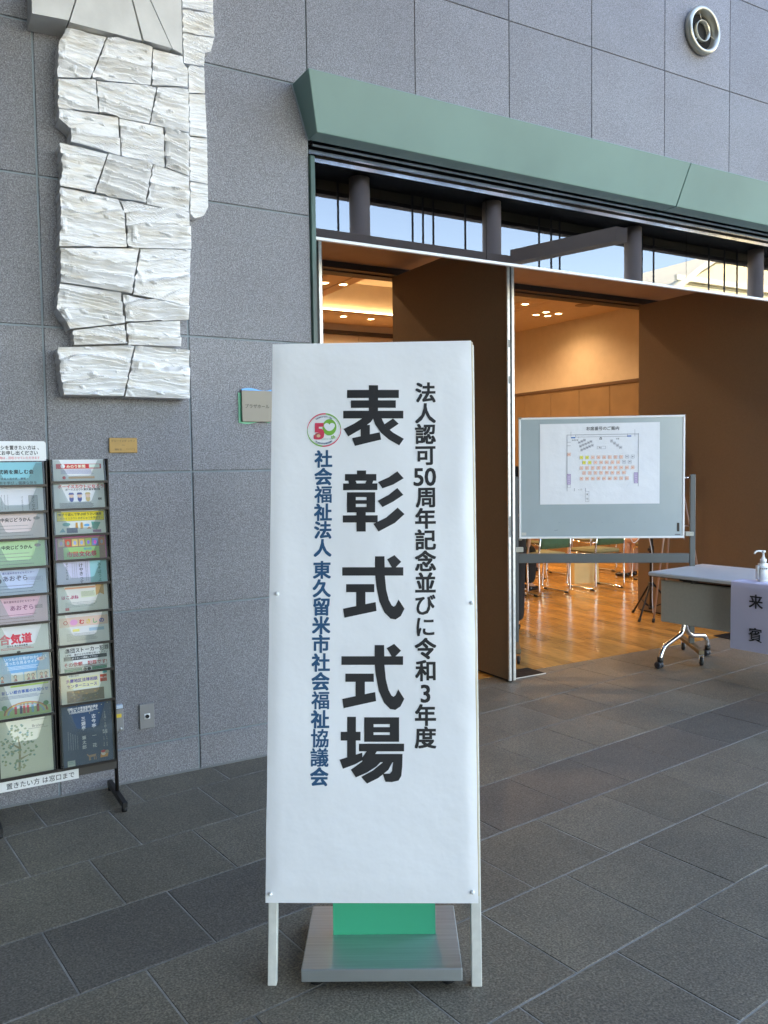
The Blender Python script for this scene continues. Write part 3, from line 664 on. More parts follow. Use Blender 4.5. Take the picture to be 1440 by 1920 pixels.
M_easel = mat('pale_easel_tube', (.42, .30, .25), .4, .5)
t = empty('easel', (6.12, 1.10, 0)); tag(t, 'thin pale three legged easel with black feet behind the folding table', 'easel')
for nm, a, b in (('leg', (-.13, .31, 0), (.012, .21, 1.5)), ('leg', (.27, .02, 0), (.04, .19, 1.5)), ('leg', (.14, .42, 0), (.03, .23, 1.48))):
    g = MB(); g.tube([a, b], .009, 8); g.build('leg', M_easel, t)
    A_, B_ = Vector(a), Vector(b); g = MB(); g.tube([A_, A_.lerp(B_, .025)], .013, 8); g.build('rubber_foot', M_black, t)
g = MB(); g.tube([(-.045, .25, .9), (.13, .12, .9)], .008, 8); g.build('ledge', M_easel, t)
g = MB(); g.tube(fillet([(5.99, 1.66, .93), (5.88, 1.60, .80), (5.93, 1.60, .72), (6.05, 1.62, .78), (6.10, 1.60, .90), (6.16, 1.575, .62), (6.16, 1.578, .2), (6.165, 1.572, .05)], .08, 6), .0045, 6)
o = g.build('cable', M_shirt); tag(o, 'pale cable looped on the black tripod stand', 'cable')

# ================================================================== CERAMIC RELIEF on the wall
def ceramic_block(L, Rr, depth, mode, seed, parent, M, nm='ceramic_block', tilt=0):
    """L, Rr: left and right outlines of the front face (top to bottom), (x, z) on the wall"""
    def samp(pl, t):
        ds = [0]
        for a, b in zip(pl[:-1], pl[1:]): ds.append(ds[-1]+math.hypot(b[0]-a[0], b[1]-a[1]))
        d = t*ds[-1]
        for i in range(len(pl)-1):
            if d <= ds[i+1]+1e-9: k = (d-ds[i])/max(ds[i+1]-ds[i], 1e-9); return (pl[i][0]+(pl[i+1][0]-pl[i][0])*k, pl[i][1]+(pl[i+1][1]-pl[i][1])*k)
        return pl[-1]
    hgt = abs(L[0][1]-L[-1][1]); wid = abs(Rr[0][0]-L[0][0]); st = .0042 if mode else .03
    nv = max(4, int(hgt/st)); nu = max(4, int(wid/(st*2.0))); vs = []; rg = random.Random(seed); ox_, oz_ = rg.uniform(0, 50), rg.uniform(0, 50); fr_ = rg.uniform(8, 14) if mode == 1 else 34; sl = rg.uniform(.02, .26) if rg.random() < .7 else rg.uniform(-.25, 0)
    for j in range(nv+1):
        v = j/nv; a, b = samp(L, v), samp(Rr, v)
        for i in range(nu+1):
            u = i/nu; x = a[0]+(b[0]-a[0])*u; z = a[1]+(b[1]-a[1])*u; h = 0
            if mode:
                zz = z+sl*(x-L[0][0]); big = mode == 1
                wv = noise.fractal(Vector((x*1.3+ox_, zz*3.5+oz_, seed*1.7)), 1.0, 2, 2)
                s_ = zz*fr_+wv*1.25+noise.noise(Vector((x*16+ox_, zz*5, 3)))*.10; lay = math.floor(s_); fr = s_-lay
                amp = .35+1.0*abs(math.sin(lay*12.9+seed)); fq = fr**1.4 if fr < .93 else (1-fr)/.07*.9
                h = (.031 if big else .011)*amp*fq-.006
                s2 = zz*fr_*4.3+wv*3.0+noise.noise(Vector((x*9, zz*30, seed)))*.9; l2 = math.floor(s2); f2 = s2-l2
                h += (.0042 if big else .0025)*abs(math.sin(l2*7.7+seed*3))*(f2 if f2 < .85 else (1-f2)/.15*.85)*(.3+max(0, .7+1.4*noise.noise(Vector((x*3+ox_, zz*8, 9)))))
                h += noise.fractal(Vector((x*9+ox_, zz*60, seed)), .8, 2, 3)*.0012
                k_ = noise.noise(Vector((x*20+ox_, z*44+oz_, seed+9))); h += max(0, k_-.45)*.05*big
                if big and u < .22: h += .03*max(0, noise.noise(Vector((x*30, z*30, seed+2)))-.1)*(1-u/.22)
                ed = min(u, 1-u)*wid; 
                if ed < .02: h *= .6+.4*ed/.02
                jx = noise.noise(Vector((z*45, seed, 0)))*.006 if (i == 0) else 0
            else: jx = 0; h = noise.noise(Vector((x*3, z*3, seed)))*.004
            gapx = .0013 if i == 0 else (-.0013 if i == nu else 0); gapz = -.0012 if j == 0 else (.0012 if j == nv else 0)
            vs.append((x+gapx+jx, -(depth+tilt*v+h), z+gapz))
    W_ = nu+1; fs = [(j*W_+i, j*W_+i+1, (j+1)*W_+i+1, (j+1)*W_+i) for j in range(nv) for i in range(nu)]
    ring = [i for i in range(nu+1)]+[j*W_+nu for j in range(1, nv+1)]+[nv*W_+i for i in range(nu-1, -1, -1)]+[j*W_ for j in range(nv-1, 0, -1)]
    o_ = len(vs); 
    for k in ring: vs.append((vs[k][0], .0, vs[k][2]))
    n = len(ring); fs += [(ring[(k+1) % n], ring[k], o_+k, o_+(k+1) % n) for k in range(n)]
    b = MB(); b.add(vs, fs, None, False); 
    o = b.build(nm, M, parent); 
    if mode:
        for p in o.data.polygons: p.use_smooth = False
        # keep the side faces crisp
        for p in list(o.data.polygons)[len(fs)-n:]: p.use_smooth = False
    return o
rel = empty('ceramic_relief'); tag(rel, 'white glazed ceramic relief of ragged layered blocks on the granite wall', 'wall sculpture')
RELIEF = [('A1', [(0.5497, 3.5416), (0.5447, 3.4004)], [(0.7524, 3.5963), (0.6926, 3.4074)], 0.160, 0, 0.000),
    ('A2', [(0.7553, 3.5971), (0.6955, 3.4067)], [(0.9406, 3.6472), (1.0028, 3.4011)], 0.160, 0, -0.010),
    ('A3', [(0.9462, 3.6536), (1.0101, 3.4064)], [(1.0039, 3.6692), (1.1377, 3.3997)], 0.150, 0, -0.000),
    ('A4', [(1.0123, 3.6814), (1.1469, 3.408)], [(1.1938, 3.7304), (1.1926, 3.3955)], 0.130, 0, -0.000),
    ('B1', [(0.6949, 3.4039), (0.6563, 3.3331), (0.644, 3.1841)], [(0.8583, 3.401), (0.7826, 3.2055)], 0.110, 1, 0.000),
    ('B2', [(0.8605, 3.4), (0.7856, 3.2054)], [(1.0573, 3.3982), (1.0476, 3.2346)], 0.110, 1, 0.000),
    ('B3', [(1.0612, 3.396), (1.0508, 3.2337)], [(1.1985, 3.3941), (1.201, 3.3652), (1.2214, 3.3457), (1.2189, 3.2561)], 0.110, 1, 0.000),
    ('C1', [(0.6496, 3.1794), (0.6432, 3.0551)], [(0.8051, 3.205), (0.8142, 3.0659)], 0.110, 1, 0.000),
    ('C2', [(0.8073, 3.204), (0.8172, 3.0641)], [(1.0741, 3.2323), (1.0352, 3.0599)], 0.110, 1, 0.000),
    ('C3', [(1.0774, 3.233), (1.0376, 3.0596)], [(1.223, 3.2538), (1.2191, 3.0549)], 0.110, 1, 0.000),
    ('D1', [(0.6467, 3.0505), (0.6454, 3.0129), (0.6915, 2.9781), (0.6932, 2.9196)], [(0.8974, 3.0611), (0.9039, 2.8971)], 0.110, 1, 0.000),
    ('D2', [(0.9012, 3.0603), (0.907, 2.8961)], [(1.0998, 3.0554), (1.1011, 2.8747)], 0.110, 1, 0.000),
    ('D3', [(1.1022, 3.0542), (1.1035, 2.8743)], [(1.2199, 3.0526), (1.2118, 2.8513)], 0.110, 1, 0.000),
    ('E1', [(0.6454, 2.9074), (0.6526, 2.7981), (0.6391, 2.7221)], [(0.846, 2.8943), (0.7832, 2.7155)], 0.110, 1, 0.000),
    ('E2', [(0.8482, 2.8939), (0.7862, 2.7137)], [(1.0435, 2.8788), (1.0068, 2.7011)], 0.110, 1, 0.000),
    ('E3', [(1.0467, 2.8793), (1.01, 2.6999)], [(1.2135, 2.8499), (1.209, 2.6882)], 0.110, 1, 0.000),
    ('F1', [(0.6397, 2.7184), (0.6387, 2.5618), (0.6267, 2.4648)], [(0.8869, 2.702), (0.9109, 2.6467), (0.9192, 2.4967)], 0.110, 1, 0.000),
    ('F2', [(0.8915, 2.7003), (0.9156, 2.6473), (0.9227, 2.4947)], [(1.209, 2.6874), (1.2128, 2.6119), (1.2179, 2.5217)], 0.110, 1, 0.000),
    ('G1', [(0.6331, 2.461), (0.6281, 2.3121)], [(0.9726, 2.4958), (0.9329, 2.289)], 0.110, 1, 0.000),
    ('G2', [(0.9774, 2.4939), (0.9376, 2.287)], [(1.2127, 2.5186), (1.1979, 2.2582)], 0.110, 1, 0.000),
    ('H1', [(0.6235, 2.3071), (0.6089, 2.1983), (0.661, 2.1125)], [(0.8833, 2.2869), (0.898, 2.155)], 0.110, 1, 0.000),
    ('H2', [(0.8926, 2.283), (0.903, 2.1625)], [(1.1953, 2.2556), (1.1935, 2.1911)], 0.110, 1, 0.000),
    ('I1', [(0.6776, 2.1119), (0.6755, 2.0465)], [(0.9025, 2.1535), (0.9093, 2.0651)], 0.090, 1, 0.000),
    ('I2', [(0.9098, 2.1589), (0.9139, 2.0606)], [(1.1561, 2.1865), (1.1604, 2.0677)], 0.090, 1, 0.000),
    ('J1', [(0.6075, 2.0307), (0.6124, 1.9179), (0.6269, 1.8235)], [(0.9354, 2.0568), (0.9132, 1.9547), (0.8831, 1.8262)], 0.110, 1, 0.000),
    ('J2', [(0.9401, 2.0547), (0.9179, 1.955), (0.8877, 1.8239)], [(1.1921, 2.0496), (1.1884, 1.8225)], 0.110, 1, 0.000),
    ('K1', [(1.224, 3.73), (1.2216, 3.6458)], [(1.3743, 3.7697), (1.3714, 3.6608)], 0.050, 2, 0.000),
    ('K2a', [(1.2231, 3.6397), (1.2202, 3.5358)], [(1.3714, 3.6583), (1.3755, 3.5483)], 0.050, 2, 0.000),
    ('K2b', [(1.2201, 3.5325), (1.2214, 3.3969)], [(1.3736, 3.5446), (1.3552, 3.4778), (1.3253, 3.466), (1.3209, 3.401)], 0.050, 2, 0.000),
    ('K3', [(1.2433, 3.3904), (1.2415, 3.2645)], [(1.3208, 3.3977), (1.3219, 3.277)], 0.050, 2, 0.000),
    ('K4', [(1.2431, 3.2608), (1.241, 3.0639)], [(1.3218, 3.2736), (1.326, 3.071)], 0.050, 2, 0.000),
    ('K5', [(1.241, 3.0615), (1.2353, 2.8573)], [(1.3259, 3.0677), (1.3237, 2.8543)], 0.050, 2, 0.000),
    ('K6', [(1.2378, 2.8535), (1.2336, 2.7041), (1.2563, 2.6822)], [(1.3236, 2.8518), (1.3234, 2.7464), (1.3012, 2.7032)], 0.050, 2, 0.000)]
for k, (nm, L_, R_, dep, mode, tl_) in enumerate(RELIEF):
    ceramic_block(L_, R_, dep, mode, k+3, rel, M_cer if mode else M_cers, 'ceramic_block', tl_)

# ------------------------------------------------------------------ air outlet, plates, sockets
t = empty('air_outlet', (4.85, 0, 4.425)); tag(t, 'round metal air outlet nozzle high on the granite wall', 'vent')
M_vent = mat('champagne_metal', (.50, .47, .38), .3, .75)
g = MB(); g.lathe([(.150, 0), (.158, -.02), (.156, -.04), (.148, -.052), (.136, -.054), (.128, -.046), (.112, .02), (.10, .12)], axis='y', seg=40); g.build('outer_ring', M_vent, t)
g = MB(); g.lathe([(.118, .004), (.118, -.002), (0.0, .0)], axis='y', seg=32); g.build('dark_throat', M_recess, t)
g = MB(); g.lathe([(.066, -.004), (.070, -.034), (.0665, -.036), (.062, -.004)], axis='y', seg=32); g.build('inner_ring', M_vent, t)
for a in (-14, 106, 226):
    g = MB(); c, s_ = math.cos(R(a)), math.sin(R(a)); g.tube([(c*.068, -.03, s_*.068), (c*.13, -.025, s_*.13)], .0022, 6); g.build('spoke', M_vent, t)
t = empty('brass_plaque', (.897, 0, 1.607)); tag(t, 'small brass plaque under the ceramic relief', 'plaque')
g = MB(); g.bbox(-.064, .064, -.010, -.0005, -.035, .035, .0015); g.build('plate', M_brass, t)
p = Print((0, -.010, 0), (1, 0, 0), (0, 0, 1), (0, -1, 0), .0004); dk = ink((.05, .035, .015))
p.h('グローイング シティ', .0, .021, .0115, dk, .015); p.h('1990', 0, .001, .008, dk); p.h('堀内 宏', -.024, -.019, .0095, dk, .01)
p.mb.tube([p.P(.012, -.02), p.P(.018, -.012), p.P(.022, -.02), p.P(.03, -.014), p.P(.036, -.02), p.P(.042, -.014), p.P(.05, -.012), p.P(.05, -.026)], .0005, 4, dk); p.build('engraving', t)
t = empty('hall_name_sign', (1.555, 0, 1.80)); tag(t, 'square taupe name sign with blue and green wavy backing on granite wall', 'sign')
def wav(x0, x1, z0, z1, up, amp):
    top = [(x0+(x1-x0)*i/16, (z1 if up else z0)+amp*math.sin(i/16*2*math.pi)) for i in range(17)]
    return (top+[(x1, z0), (x0, z0)]) if up else ([(x0, z1), (x1, z1)]+top[::-1])
g = MB(); g.prism(wav(-.072, .088, .0, .088, True, .006), -.012, -.006, 'y'); g.build('blue_plate', M_blue, t)
g = MB(); g.prism(wav(-.088, .076, -.080, .07, False, -.006), -.0055, -.0005, 'y'); g.build('green_plate', M_green, t)
g = MB(); g.bbox(-.076, .084, -.024, -.0125, -.075, .080, .001); g.build('name_plate', M_taupe, t)
p = Print((.004, -.024, 0), (1, 0, 0), (0, 0, 1), (0, -1, 0), .0004); p.h('プラザホール', 0, 0.002, .0215, ink((.05, .045, .04)), .012); p.build('lettering', t)
t = empty('aerial_socket', (.968, 0, .313)); tag(t, 'grey aerial socket plate low on the granite wall', 'socket')
g = MB(); g.bbox(-.035, .035, -.012, -.0005, -.060, .060, .002); g.build('plate', M_sockets, t)
g = MB(); g.bbox(-.014, .014, -.014, -.012, -.013, .013, .001); g.build('insert', M_white, t)
g = MB(); g.lathe([(.009, 0), (.009, -.006), (.006, -.006), (.005, -.001), (0, -.001)], (0, -.014, 0), 'y', 16); g.build('coax_ring', M_blackm, t)
t = empty('outlet_box', (.825, 0, .325)); tag(t, 'grey hinged outlet box with yellow label right beside the leaflet rack', 'outlet')
g = MB(); g.bbox(-.032, .032, -.018, -.0005, -.062, .045, .003); g.build('cover', M_sockets, t)
g = MB(); g.bbox(-.030, .030, -.020, -.0005, .047, .064, .002); g.build('lid_tab', mat('pale_tab', (.5, .58, .66), .4), t)
g = MB(); g.bbox(-.004, .022, -.0195, -.0182, .005, .022, .0003); g.build('label', mat('yellow_label', (.75, .52, .05), .5), t)
g = MB(); g.lathe([(.006, 0), (.006, -.004), (0, -.004)], (.018, -.018, -.050), 'y', 12); g.build('screw', M_alu, t)

# ================================================================== LEAFLET RACK
RY = -.178
rk = empty('leaflet_rack', (.54, RY, 0)); tag(rk, 'dark metal leaflet rack with two columns of clear pockets by the wall', 'leaflet rack')
def rx(x): return x-.54
for x in (.783, .534, .284):
    g = MB(); g.tube([(rx(x), .0, .045 if x != .534 else .17), (rx(x), 0, 1.544)], .0085, 10); g.build('post', M_rack, rk)
for x in (.783, .284):
    g = MB(); g.bbox(rx(x)-.012, rx(x)+.012, -.155, .155, .018, .045, .003); g.build('foot_bar', M_blackm, rk)
    for y in (-.14, .14): g = MB(); g.lathe([(0, 0), (.012, 0), (.012, .017), (0, .018)], (rx(x), y, .0005), seg=12); g.build('foot_pad', M_black, rk)
g = MB(); g.bbox(rx(.284), rx(.783), -.012, -.004, .150, .196, .002); g.build('bottom_bar', mat('bronze_bar', (.06, .055, .05), .45, .3), rk)
for z in (1.51, .95, .40): g = MB(); g.tube([(rx(.284), 0.004, z), (rx(.783), 0.004, z)], .005, 8); g.build('cross_rod', M_rack, rk)
COLS = {'A': (.547, .775, [1.494, 1.393, 1.276, 1.164, 1.055, .949, .827, .686, .564, .427, .149]), 'B': (.296, .524, [1.485, 1.382, 1.272, 1.158, 1.038, .922, .801, .677, .553, .402, .152])}
COLS = {k: (a, b, [z+.05 for z in c]) for k, (a, b, c) in COLS.items()}
def tilt(z0, z1): return -.034, -.016          # leaflet face: foot forward, head back
def leafprint(col, i):
    x0, x1, zs = COLS[col]; z1, z0 = zs[i], zs[i+1]; h = z1-z0; a, b = tilt(z0, z1)
    v = Vector((0, (b-a), h)).normalized(); n = Vector((1, 0, 0)).cross(v)
    return x0, x1, z0, z1, h, a, b, v, n
for col in 'AB':
    for i in range(10):
        x0, x1, z0, z1, h, a, b, v, n = leafprint(col, i)
        g = MB(); g.box(rx(x0)-.004, rx(x1)+.004, a-.012, b+.016, z0-.003, z0+.001)           # pocket floor
        g.box(rx(x0)-.005, rx(x0)-.002, a-.010, .012, z0, z1-.004); g.box(rx(x1)+.002, rx(x1)+.005, a-.010, .012, z0, z1-.004)
        g.box(rx(x0)-.004, rx(x1)+.004, .002, .005, z0, z1-.003); g.box(rx(x0)-.004, rx(x1)+.004, a-.0125, a-.0085, z0-.004, z0+.006)
        g.build('pocket', M_rack, rk)
        # clear front sheet with its trapezoid cut-out
        w = x1-x0; X = rx(x0); k = .72 if h < .2 else .40; y0 = a-.0065
        def F(u, q): return (X+w*u, y0+(b-a)*q*.9, z0+.003+(h-.008)*q)
        tl_, tr_, bl_, br_, q_ = .15, .85, .30, .70, 1-k
        pts = [F(.01, 0), F(.99, 0), F(.99, 1), F(tr_, 1), F(br_+.01, q_+.03), F(br_-.03, q_), F(bl_+.03, q_), F(bl_-.01, q_+.03), F(tl_, 1), F(.01, 1)]
        g = MB(); g.add(pts, [(0, 6, 7), (0, 7, 8, 9), (0, 1, 5, 6), (1, 4, 5), (1, 2, 3, 4)]); g.build('pocket_front', M_pocket, rk)
g = MB(); g.bbox(rx(.30), rx(.619), -.0145, -.0125, .140, .1835, .0004); g.build('label_strip', M_white, rk)
p = Print((rx(.612), -.0145, .1618), (1, 0, 0), (0, 0, 1), (0, -1, 0), .0005); p.h('置きたい方 は窓口まで', -.148, 0, .0285, M_ink, .006, .92); p.build('strip_lettering', rk)
g = MB(); r_ = .012; X0s, X1s, Z0s, Z1s = rx(.30), rx(.534), 1.537, 1.620
g.prism([(X0s, Z0s), (X1s, Z0s)]+[(X1s-r_+r_*math.cos(k*math.pi/10), Z1s-r_+r_*math.sin(k*math.pi/10)) for k in range(6)]+[(X0s, Z1s)], -.008, -.004, 'y'); 
o = g.build('header_card', M_white, rk)
p = Print((X0s, -.008, Z0s), (1, 0, 0), (0, 0, 1), (0, -1, 0), .0005)
p.h('こチラシを置きたい方は、', .108, .056, .0192, M_ink, .02, .88); p.h('窓口にお申し出ください', .104, .034, .0195, M_ink, .02, .9); p.h('許可無き物は、回収させていただきます', .108, .013, .0125, ink((.75, .2, .22)), .012, .88); p.build('header_lettering', rk)

K = M_ink; W = ink((.8, .8, .78)); red = ink((.62, .03, .03)); 
def leaflet(col, i, bg, fn, lab, over=.0, thick=.006):
    x0, x1, z0, z1, h, a, b, v, n = leafprint(col, i)
    t = empty('leaflet_stack', ((x0+x1)/2, RY, z0)); tag(t, lab, 'leaflets', 'stacks of leaflets in the rack')
    w = .208; H_ = h-.006+over; X = w/2; g = MB()
    q = [Vector((-X, a, .004)), Vector((X, a, .004))]; up = v*H_; bk = Vector((0, thick, 0))
    vs = [q[0], q[1], q[1]+up, q[0]+up, q[0]+bk, q[1]+bk, q[1]+up+bk, q[0]+up+bk]
    g.add(vs, [(0, 1, 2, 3), (5, 4, 7, 6), (0, 4, 5, 1), (3, 2, 6, 7), (0, 3, 7, 4), (1, 5, 6, 2)]); g.build('paper', papermat('leaflet_paper', bg, .1, 20), t)
    p = Print(q[0], (1, 0, 0), v, n, .0004); fn(p, w, H_); p.build('print', t)
    return t
def A1(p, w, h):
    p.rect(.012, h*.58, w-.010, h*.80, red); p.rect(w-.06, h*.62, w-.016, h*.78, ink((.65, .75, .65))); p.h('みのり新聞', w*.45, h*.69, .0155, ink((.9, .85, .6)), .02); p.ell(.04, h*.70, .009, .009, W)
    p.micro(.03, h*.30, w-.03, h*.54, .0042, ink((.25, .25, .45)), 1); p.rect(.06, h*.12, w-.04, h*.22, ink((.8, .45, .2))); p.ell(.042, h*.17, .007, .007, red)
def A2(p, w, h):
    p.h('ボーイスカウトになろう!', w/2+.01, h*.86, .0172, red, .022); p.h('ボーイスカウト東久留米第2団', w/2+.015, h*.74, .0105, K, .02)
    for k, c in ((-1, (.1, .13, .3)), (0, (.08, .1, .25)), (1, (.55, .42, .2))):
        x = w*.5+k*.034; p.ell(x, h*.38, .009, .014, ink(c)); p.ell(x, h*.50, .0095, .0095, ink((.72, .5, .38))); p.poly([(x-.012, h*.54), (x+.012, h*.54), (x+.008, h*.62), (x-.008, h*.62)], ink(c))
    p.h('100', w-.02, h*.36, .013, K, .03); p.micro(.02, h*.02, w-.03, h*.22, .0045, ink((.15, .15, .15)), 2)
def A3(p, w, h):
    p.rect(.008, h*.55, w-.004, h*.93, ink((.85, .68, .03))); p.frame(.008, h*.55, w-.004, h*.93, .0012, K); p.h('親子で遊んで学ぶぼうさい講座', w/2, h*.82, .0132, K, .014, .95); p.h('〜ボーイスカウトのぎじゅつを学ぼう〜', w/2, h*.66, .0115, ink((.1, .1, .05)), .01, .9)
    p.ell(.045, h*.42, .016, .008, ink((.10, .33, .28))); p.poly([(w-.055, h*.2), (w-.037, h*.16), (w-.02, h*.46), (w-.06, h*.5)], ink((.10, .38, .30))); p.ell(w*.62, h*.36, .012, .006, ink((.1, .4, .7)))
    for x in (.42, .52): p.poly([(w*x-.006, h*.22), (w*x+.006, h*.22), (w*x+.004, h*.48), (w*x-.004, h*.48)], ink((.55, .28, .05)))
    p.rect(.045, h*.06, .09, h*.27, ink((.08, .09, .16))); p.poly([(.015, h*.1), (.04, h*.1), (.03, h*.28)], ink((.15, .35, .4))); p.rect(w-.055, h*.05, w-.02, h*.16, ink((.4, .2, .35))); p.poly([(w-.08, h*.2), (w-.06, h*.2), (w-.07, h*.3)], ink((.7, .3, .05)))
def A4(p, w, h):
    p.rect(.004, 0.002, w-.004, h*.93, ink((.32, .20, .16))); p.rect(.03, .002, w-.03, h*.52, ink((.33, .58, .20))); 
    for k, c in enumerate(((.6, .45, .3), (.7, .1, .05), (.8, .6, .2), (.75, .5, .15), (.3, .45, .1), (.15, .25, .55), (.55, .2, .1))): x = .01+k*.028; p.rect(x, h*.56, x+.024, h*.86, ink(c)); p.ell(x+.012, h*.7, .006, .009, ink((c[2]+.2, c[0]*.6, c[1]+.2)))
    p.h('市民文化祭', w/2, h*.22, .0245, red, .03, 1.0); p.h('第50回', w*.62, h*.43, .011, ink((.1, .3, .5)), .02)
def A5(p, w, h):
    p.rect(w*.66, 0.002, w-.001, h-.003, ink((.30, .62, .66))); 
    for q, x in (('けやきって', w*.48),): p.vert(q, x, h*.74, .0185, .0185, K, .012)
    p.vert('あそぼうよ', w*.85, h*.74, .0170, .0170, ink((.05, .25, .22)), .02); p.vert('子どもひろば', w*.20, h*.80, .012, .0122, K, .01)
    for k in range(3): p.micro(w*(.30+.04*k), h*.2, w*(.32+.04*k), h*.85, .004, ink((.3, .3, .35)), k)
    for k in range(2): p.micro(w*(.57+.035*k), h*.1, w*(.585+.035*k), h*.9, .004, ink((.2, .2, .25)), k+9)
def A6(p, w, h):
    p.rect(.03, h*.80, w*.75, h*.86, ink((.72, .35, .2))); p.h('はこぶね', w*.24, h*.52, .0175, ink((.45, .02, .12)), .03); p.poly([(w-.05, h*.97), (w-.015, h*.97), (w-.015, h*.52), (w-.032, h*.6), (w-.05, h*.52)], ink((.62, .36, .14)))
    p.rect(w*.46, h*.48, w*.76, h*.70, ink((.68, .72, .5))); p.micro(w*.47, h*.5, w*.75, h*.69, .0045, ink((.3, .3, .25)), 3); p.micro(.03, h*.16, w-.03, h*.34, .006, ink((.4, .4, .38)), 4, .7); p.rect(.028, h*.06, .044, h*.16, red)
def A7(p, w, h):
    p.rect(0.002, h*.56, w-.002, h*.86, ink((.78, .55, .45))); p.ell(.062, h*.70, .016, .013, ink((.80, .35, .6))); 
    for k, (c, q) in enumerate((('む', red), ('さ', ink((.78, .55, .05))), ('し', ink((.1, .4, .15))), ('の', ink((.03, .06, .35))))): p.ch(c, .095+k*.028, h*.70, .023, q, .03)
    p.lay += 1; p.rect(.056, h*.40, .084, h*.48, ink((.85, .75, .2))); p.rect(w*.6, h*.38, w*.9, h*.48, ink((.35, .5, .6))); p.micro(.03, h*.08, w-.04, h*.34, .0048, ink((.35, .35, .33)), 5); p.ring(.028, h*.70, .009, .003, red, 20)
def A8(p, w, h):
    p.h('集団ストーカー犯罪', w*.55, h*.80, .0215, K, .02, .93); p.h('無断・嫌がらせも犯罪を知って下さい', w*.55, h*.64, .0105, K, .01, .95); p.rect(.015, h*.44, w-.012, h*.58, ink((.02, .03, .03))); p.h('許さないで通報して下さい', w*.5, h*.51, .009, W, .01)
    p.h('その依頼…犯罪です!', w*.5, h*.28, .0205, ink((.5, .05, .05)), .02, .95); p.rect(.014, h*.145, w-.012, h*.165, K); p.rect(.015, h*.02, .09, h*.13, ink((.05, .25, .15))); p.rect(.13, h*.02, w-.015, h*.13, ink((.05, .25, .15)))
    for x in (.100, .118): p.ell(x, h*.07, .008, .007, K)
    p.vert('防犯', .026, h*.76, .013, .016, K)
def A9(p, w, h):
    p.rect(.03, h*.48, w*.76, h*.84, ink((.75, .72, .42))); p.h('弁護士会の', .055, h*.90, .0085, K); p.h('多摩地区法律相談', w*.42, h*.74, .0172, ink((.12, .08, .30)), .025, .95); p.h('センターニュース', w*.42, h*.57, .0165, ink((.12, .08, .30)), .025, .95)
    p.rect(w*.79, h*.60, w*.93, h*.84, ink((.55, .06, .02))); p.h('No.44', w*.86, h*.74, .010, W, .02); p.rect(w*.85, h*.88, w*.94, h*.95, ink((.05, .4, .4)))
    p.rect(.022, .003, w-.030, h*.42, ink((.20, .16, .09))); rg = random.Random(4)
    for k in range(40): p.mb.add([p.P(.026+.15*rg.random(), h*(.03+.36*rg.random()))]+[p.P(.03, .005)]*0, []) if False else None
    for k in range(30): x, y = .028+.14*rg.random(), h*(.04+.32*rg.random()); c = rg.choice(((.32, .27, .12), (.12, .11, .08), (.36, .22, .08), (.22, .22, .18))); p.mb.add([p.P(x, y), p.P(x+.008, y+.001), p.P(x+.006, y+.006), p.P(x-.002, y+.005)], [(0, 1, 2, 3)], ink(c))
def A10(p, w, h):
    p.h('落語けやき寄席落語応援会', w*.42, h*.92, .0105, W, .02); p.h('そうだ じゅげむ きこう', w*.42, h*.885, .0115, W, .02); p.micro(.03, h*.84, w*.75, h*.865, .004, W, 6)
    p.vert('古今亭 一 花', w*.63, h*.76, .0195, .0215, W, .006); p.vert('三遊亭 兼太郎', w*.42, h*.74, .019, .0208, W, .006); p.vert('12月12日（土）', w*.86, h*.80, .0115, .0125, W); p.vert('開演 14:00', w*.88, h*.50, .009, .0095, W); p.vert('開場 13:30', w*.82, h*.50, .009, .0095, W)
    for k in range(5): p.micro(w*(.10+.045*k), h*.26, w*(.115+.045*k), h*(.56-.02*k), .004, ink((.5, .55, .6)), k+20)
    br = ink((.42, .25, .14)); p.poly([(w*.52, h*.10), (w*.64, h*.11), (w*.65, h*.145), (w*.50, h*.14), (w*.47, h*.17), (w*.455, h*.15), (w*.49, h*.12)], br)
    for x in (.50, .52, .60, .635): p.rect(w*x, h*.055, w*x+.003, h*.11, br)
    o_ = ink((.72, .30, .05)); p.poly([(w*.73, h*.07), (w*.88, h*.07), (w*.90, h*.12), (w*.74, h*.13)], o_); p.ell(w*.80, h*.145, .011, .012, ink((.8, .72, .6))); p.ell(w*.80, h*.165, .011, .006, red); p.ell(w*.87, h*.15, .009, .008, ink((.4, .3, .2)))
    p.rect(w*.07, .002, w*.22, h*.10, ink((.55, .6, .55))); p.micro(w*.09, .005, w*.20, h*.08, .007, ink((.2, .35, .35)), 8)
    for x, y in ((.80, .93), (.55, .82), (.74, .80), (.92, .95), (.3, .97)): p.ell(w*x, h*y, .0016, .0016, ink((.8, .75, .3)))
ls = [('white leaflets with a red banner in the top right pocket', (.74, .74, .72), A1), ('scout recruiting leaflets with three small figures, second pocket down on the right', (.74, .75, .76), A2), ('disaster lesson leaflets with a yellow title box in the rack', (.72, .74, .68), A3),
      ('magenta edged culture festival leaflets with a row of pictures', (.55, .10, .33), A4), ('lilac and teal leaflets with sideways set titles', (.62, .60, .76), A5), ('leaflets with an orange ribbon and crimson title', (.74, .72, .66), A6), ('leaflets with four coloured title characters on a pink band', (.74, .72, .70), A7),
      ('crime prevention leaflets with a black bar and red line of text', (.72, .74, .72), A8), ('legal advice newsletter stack with a violet title on yellow', (.70, .72, .62), A9), ('tall navy blue storytelling show leaflets in the bottom right pocket', (.008, .05, .12), A10)]
for i, (lb, bg_, f) in enumerate(ls): leaflet('A', i, bg_, f, lb, over=(.008 if i in (4, 5) else 0))
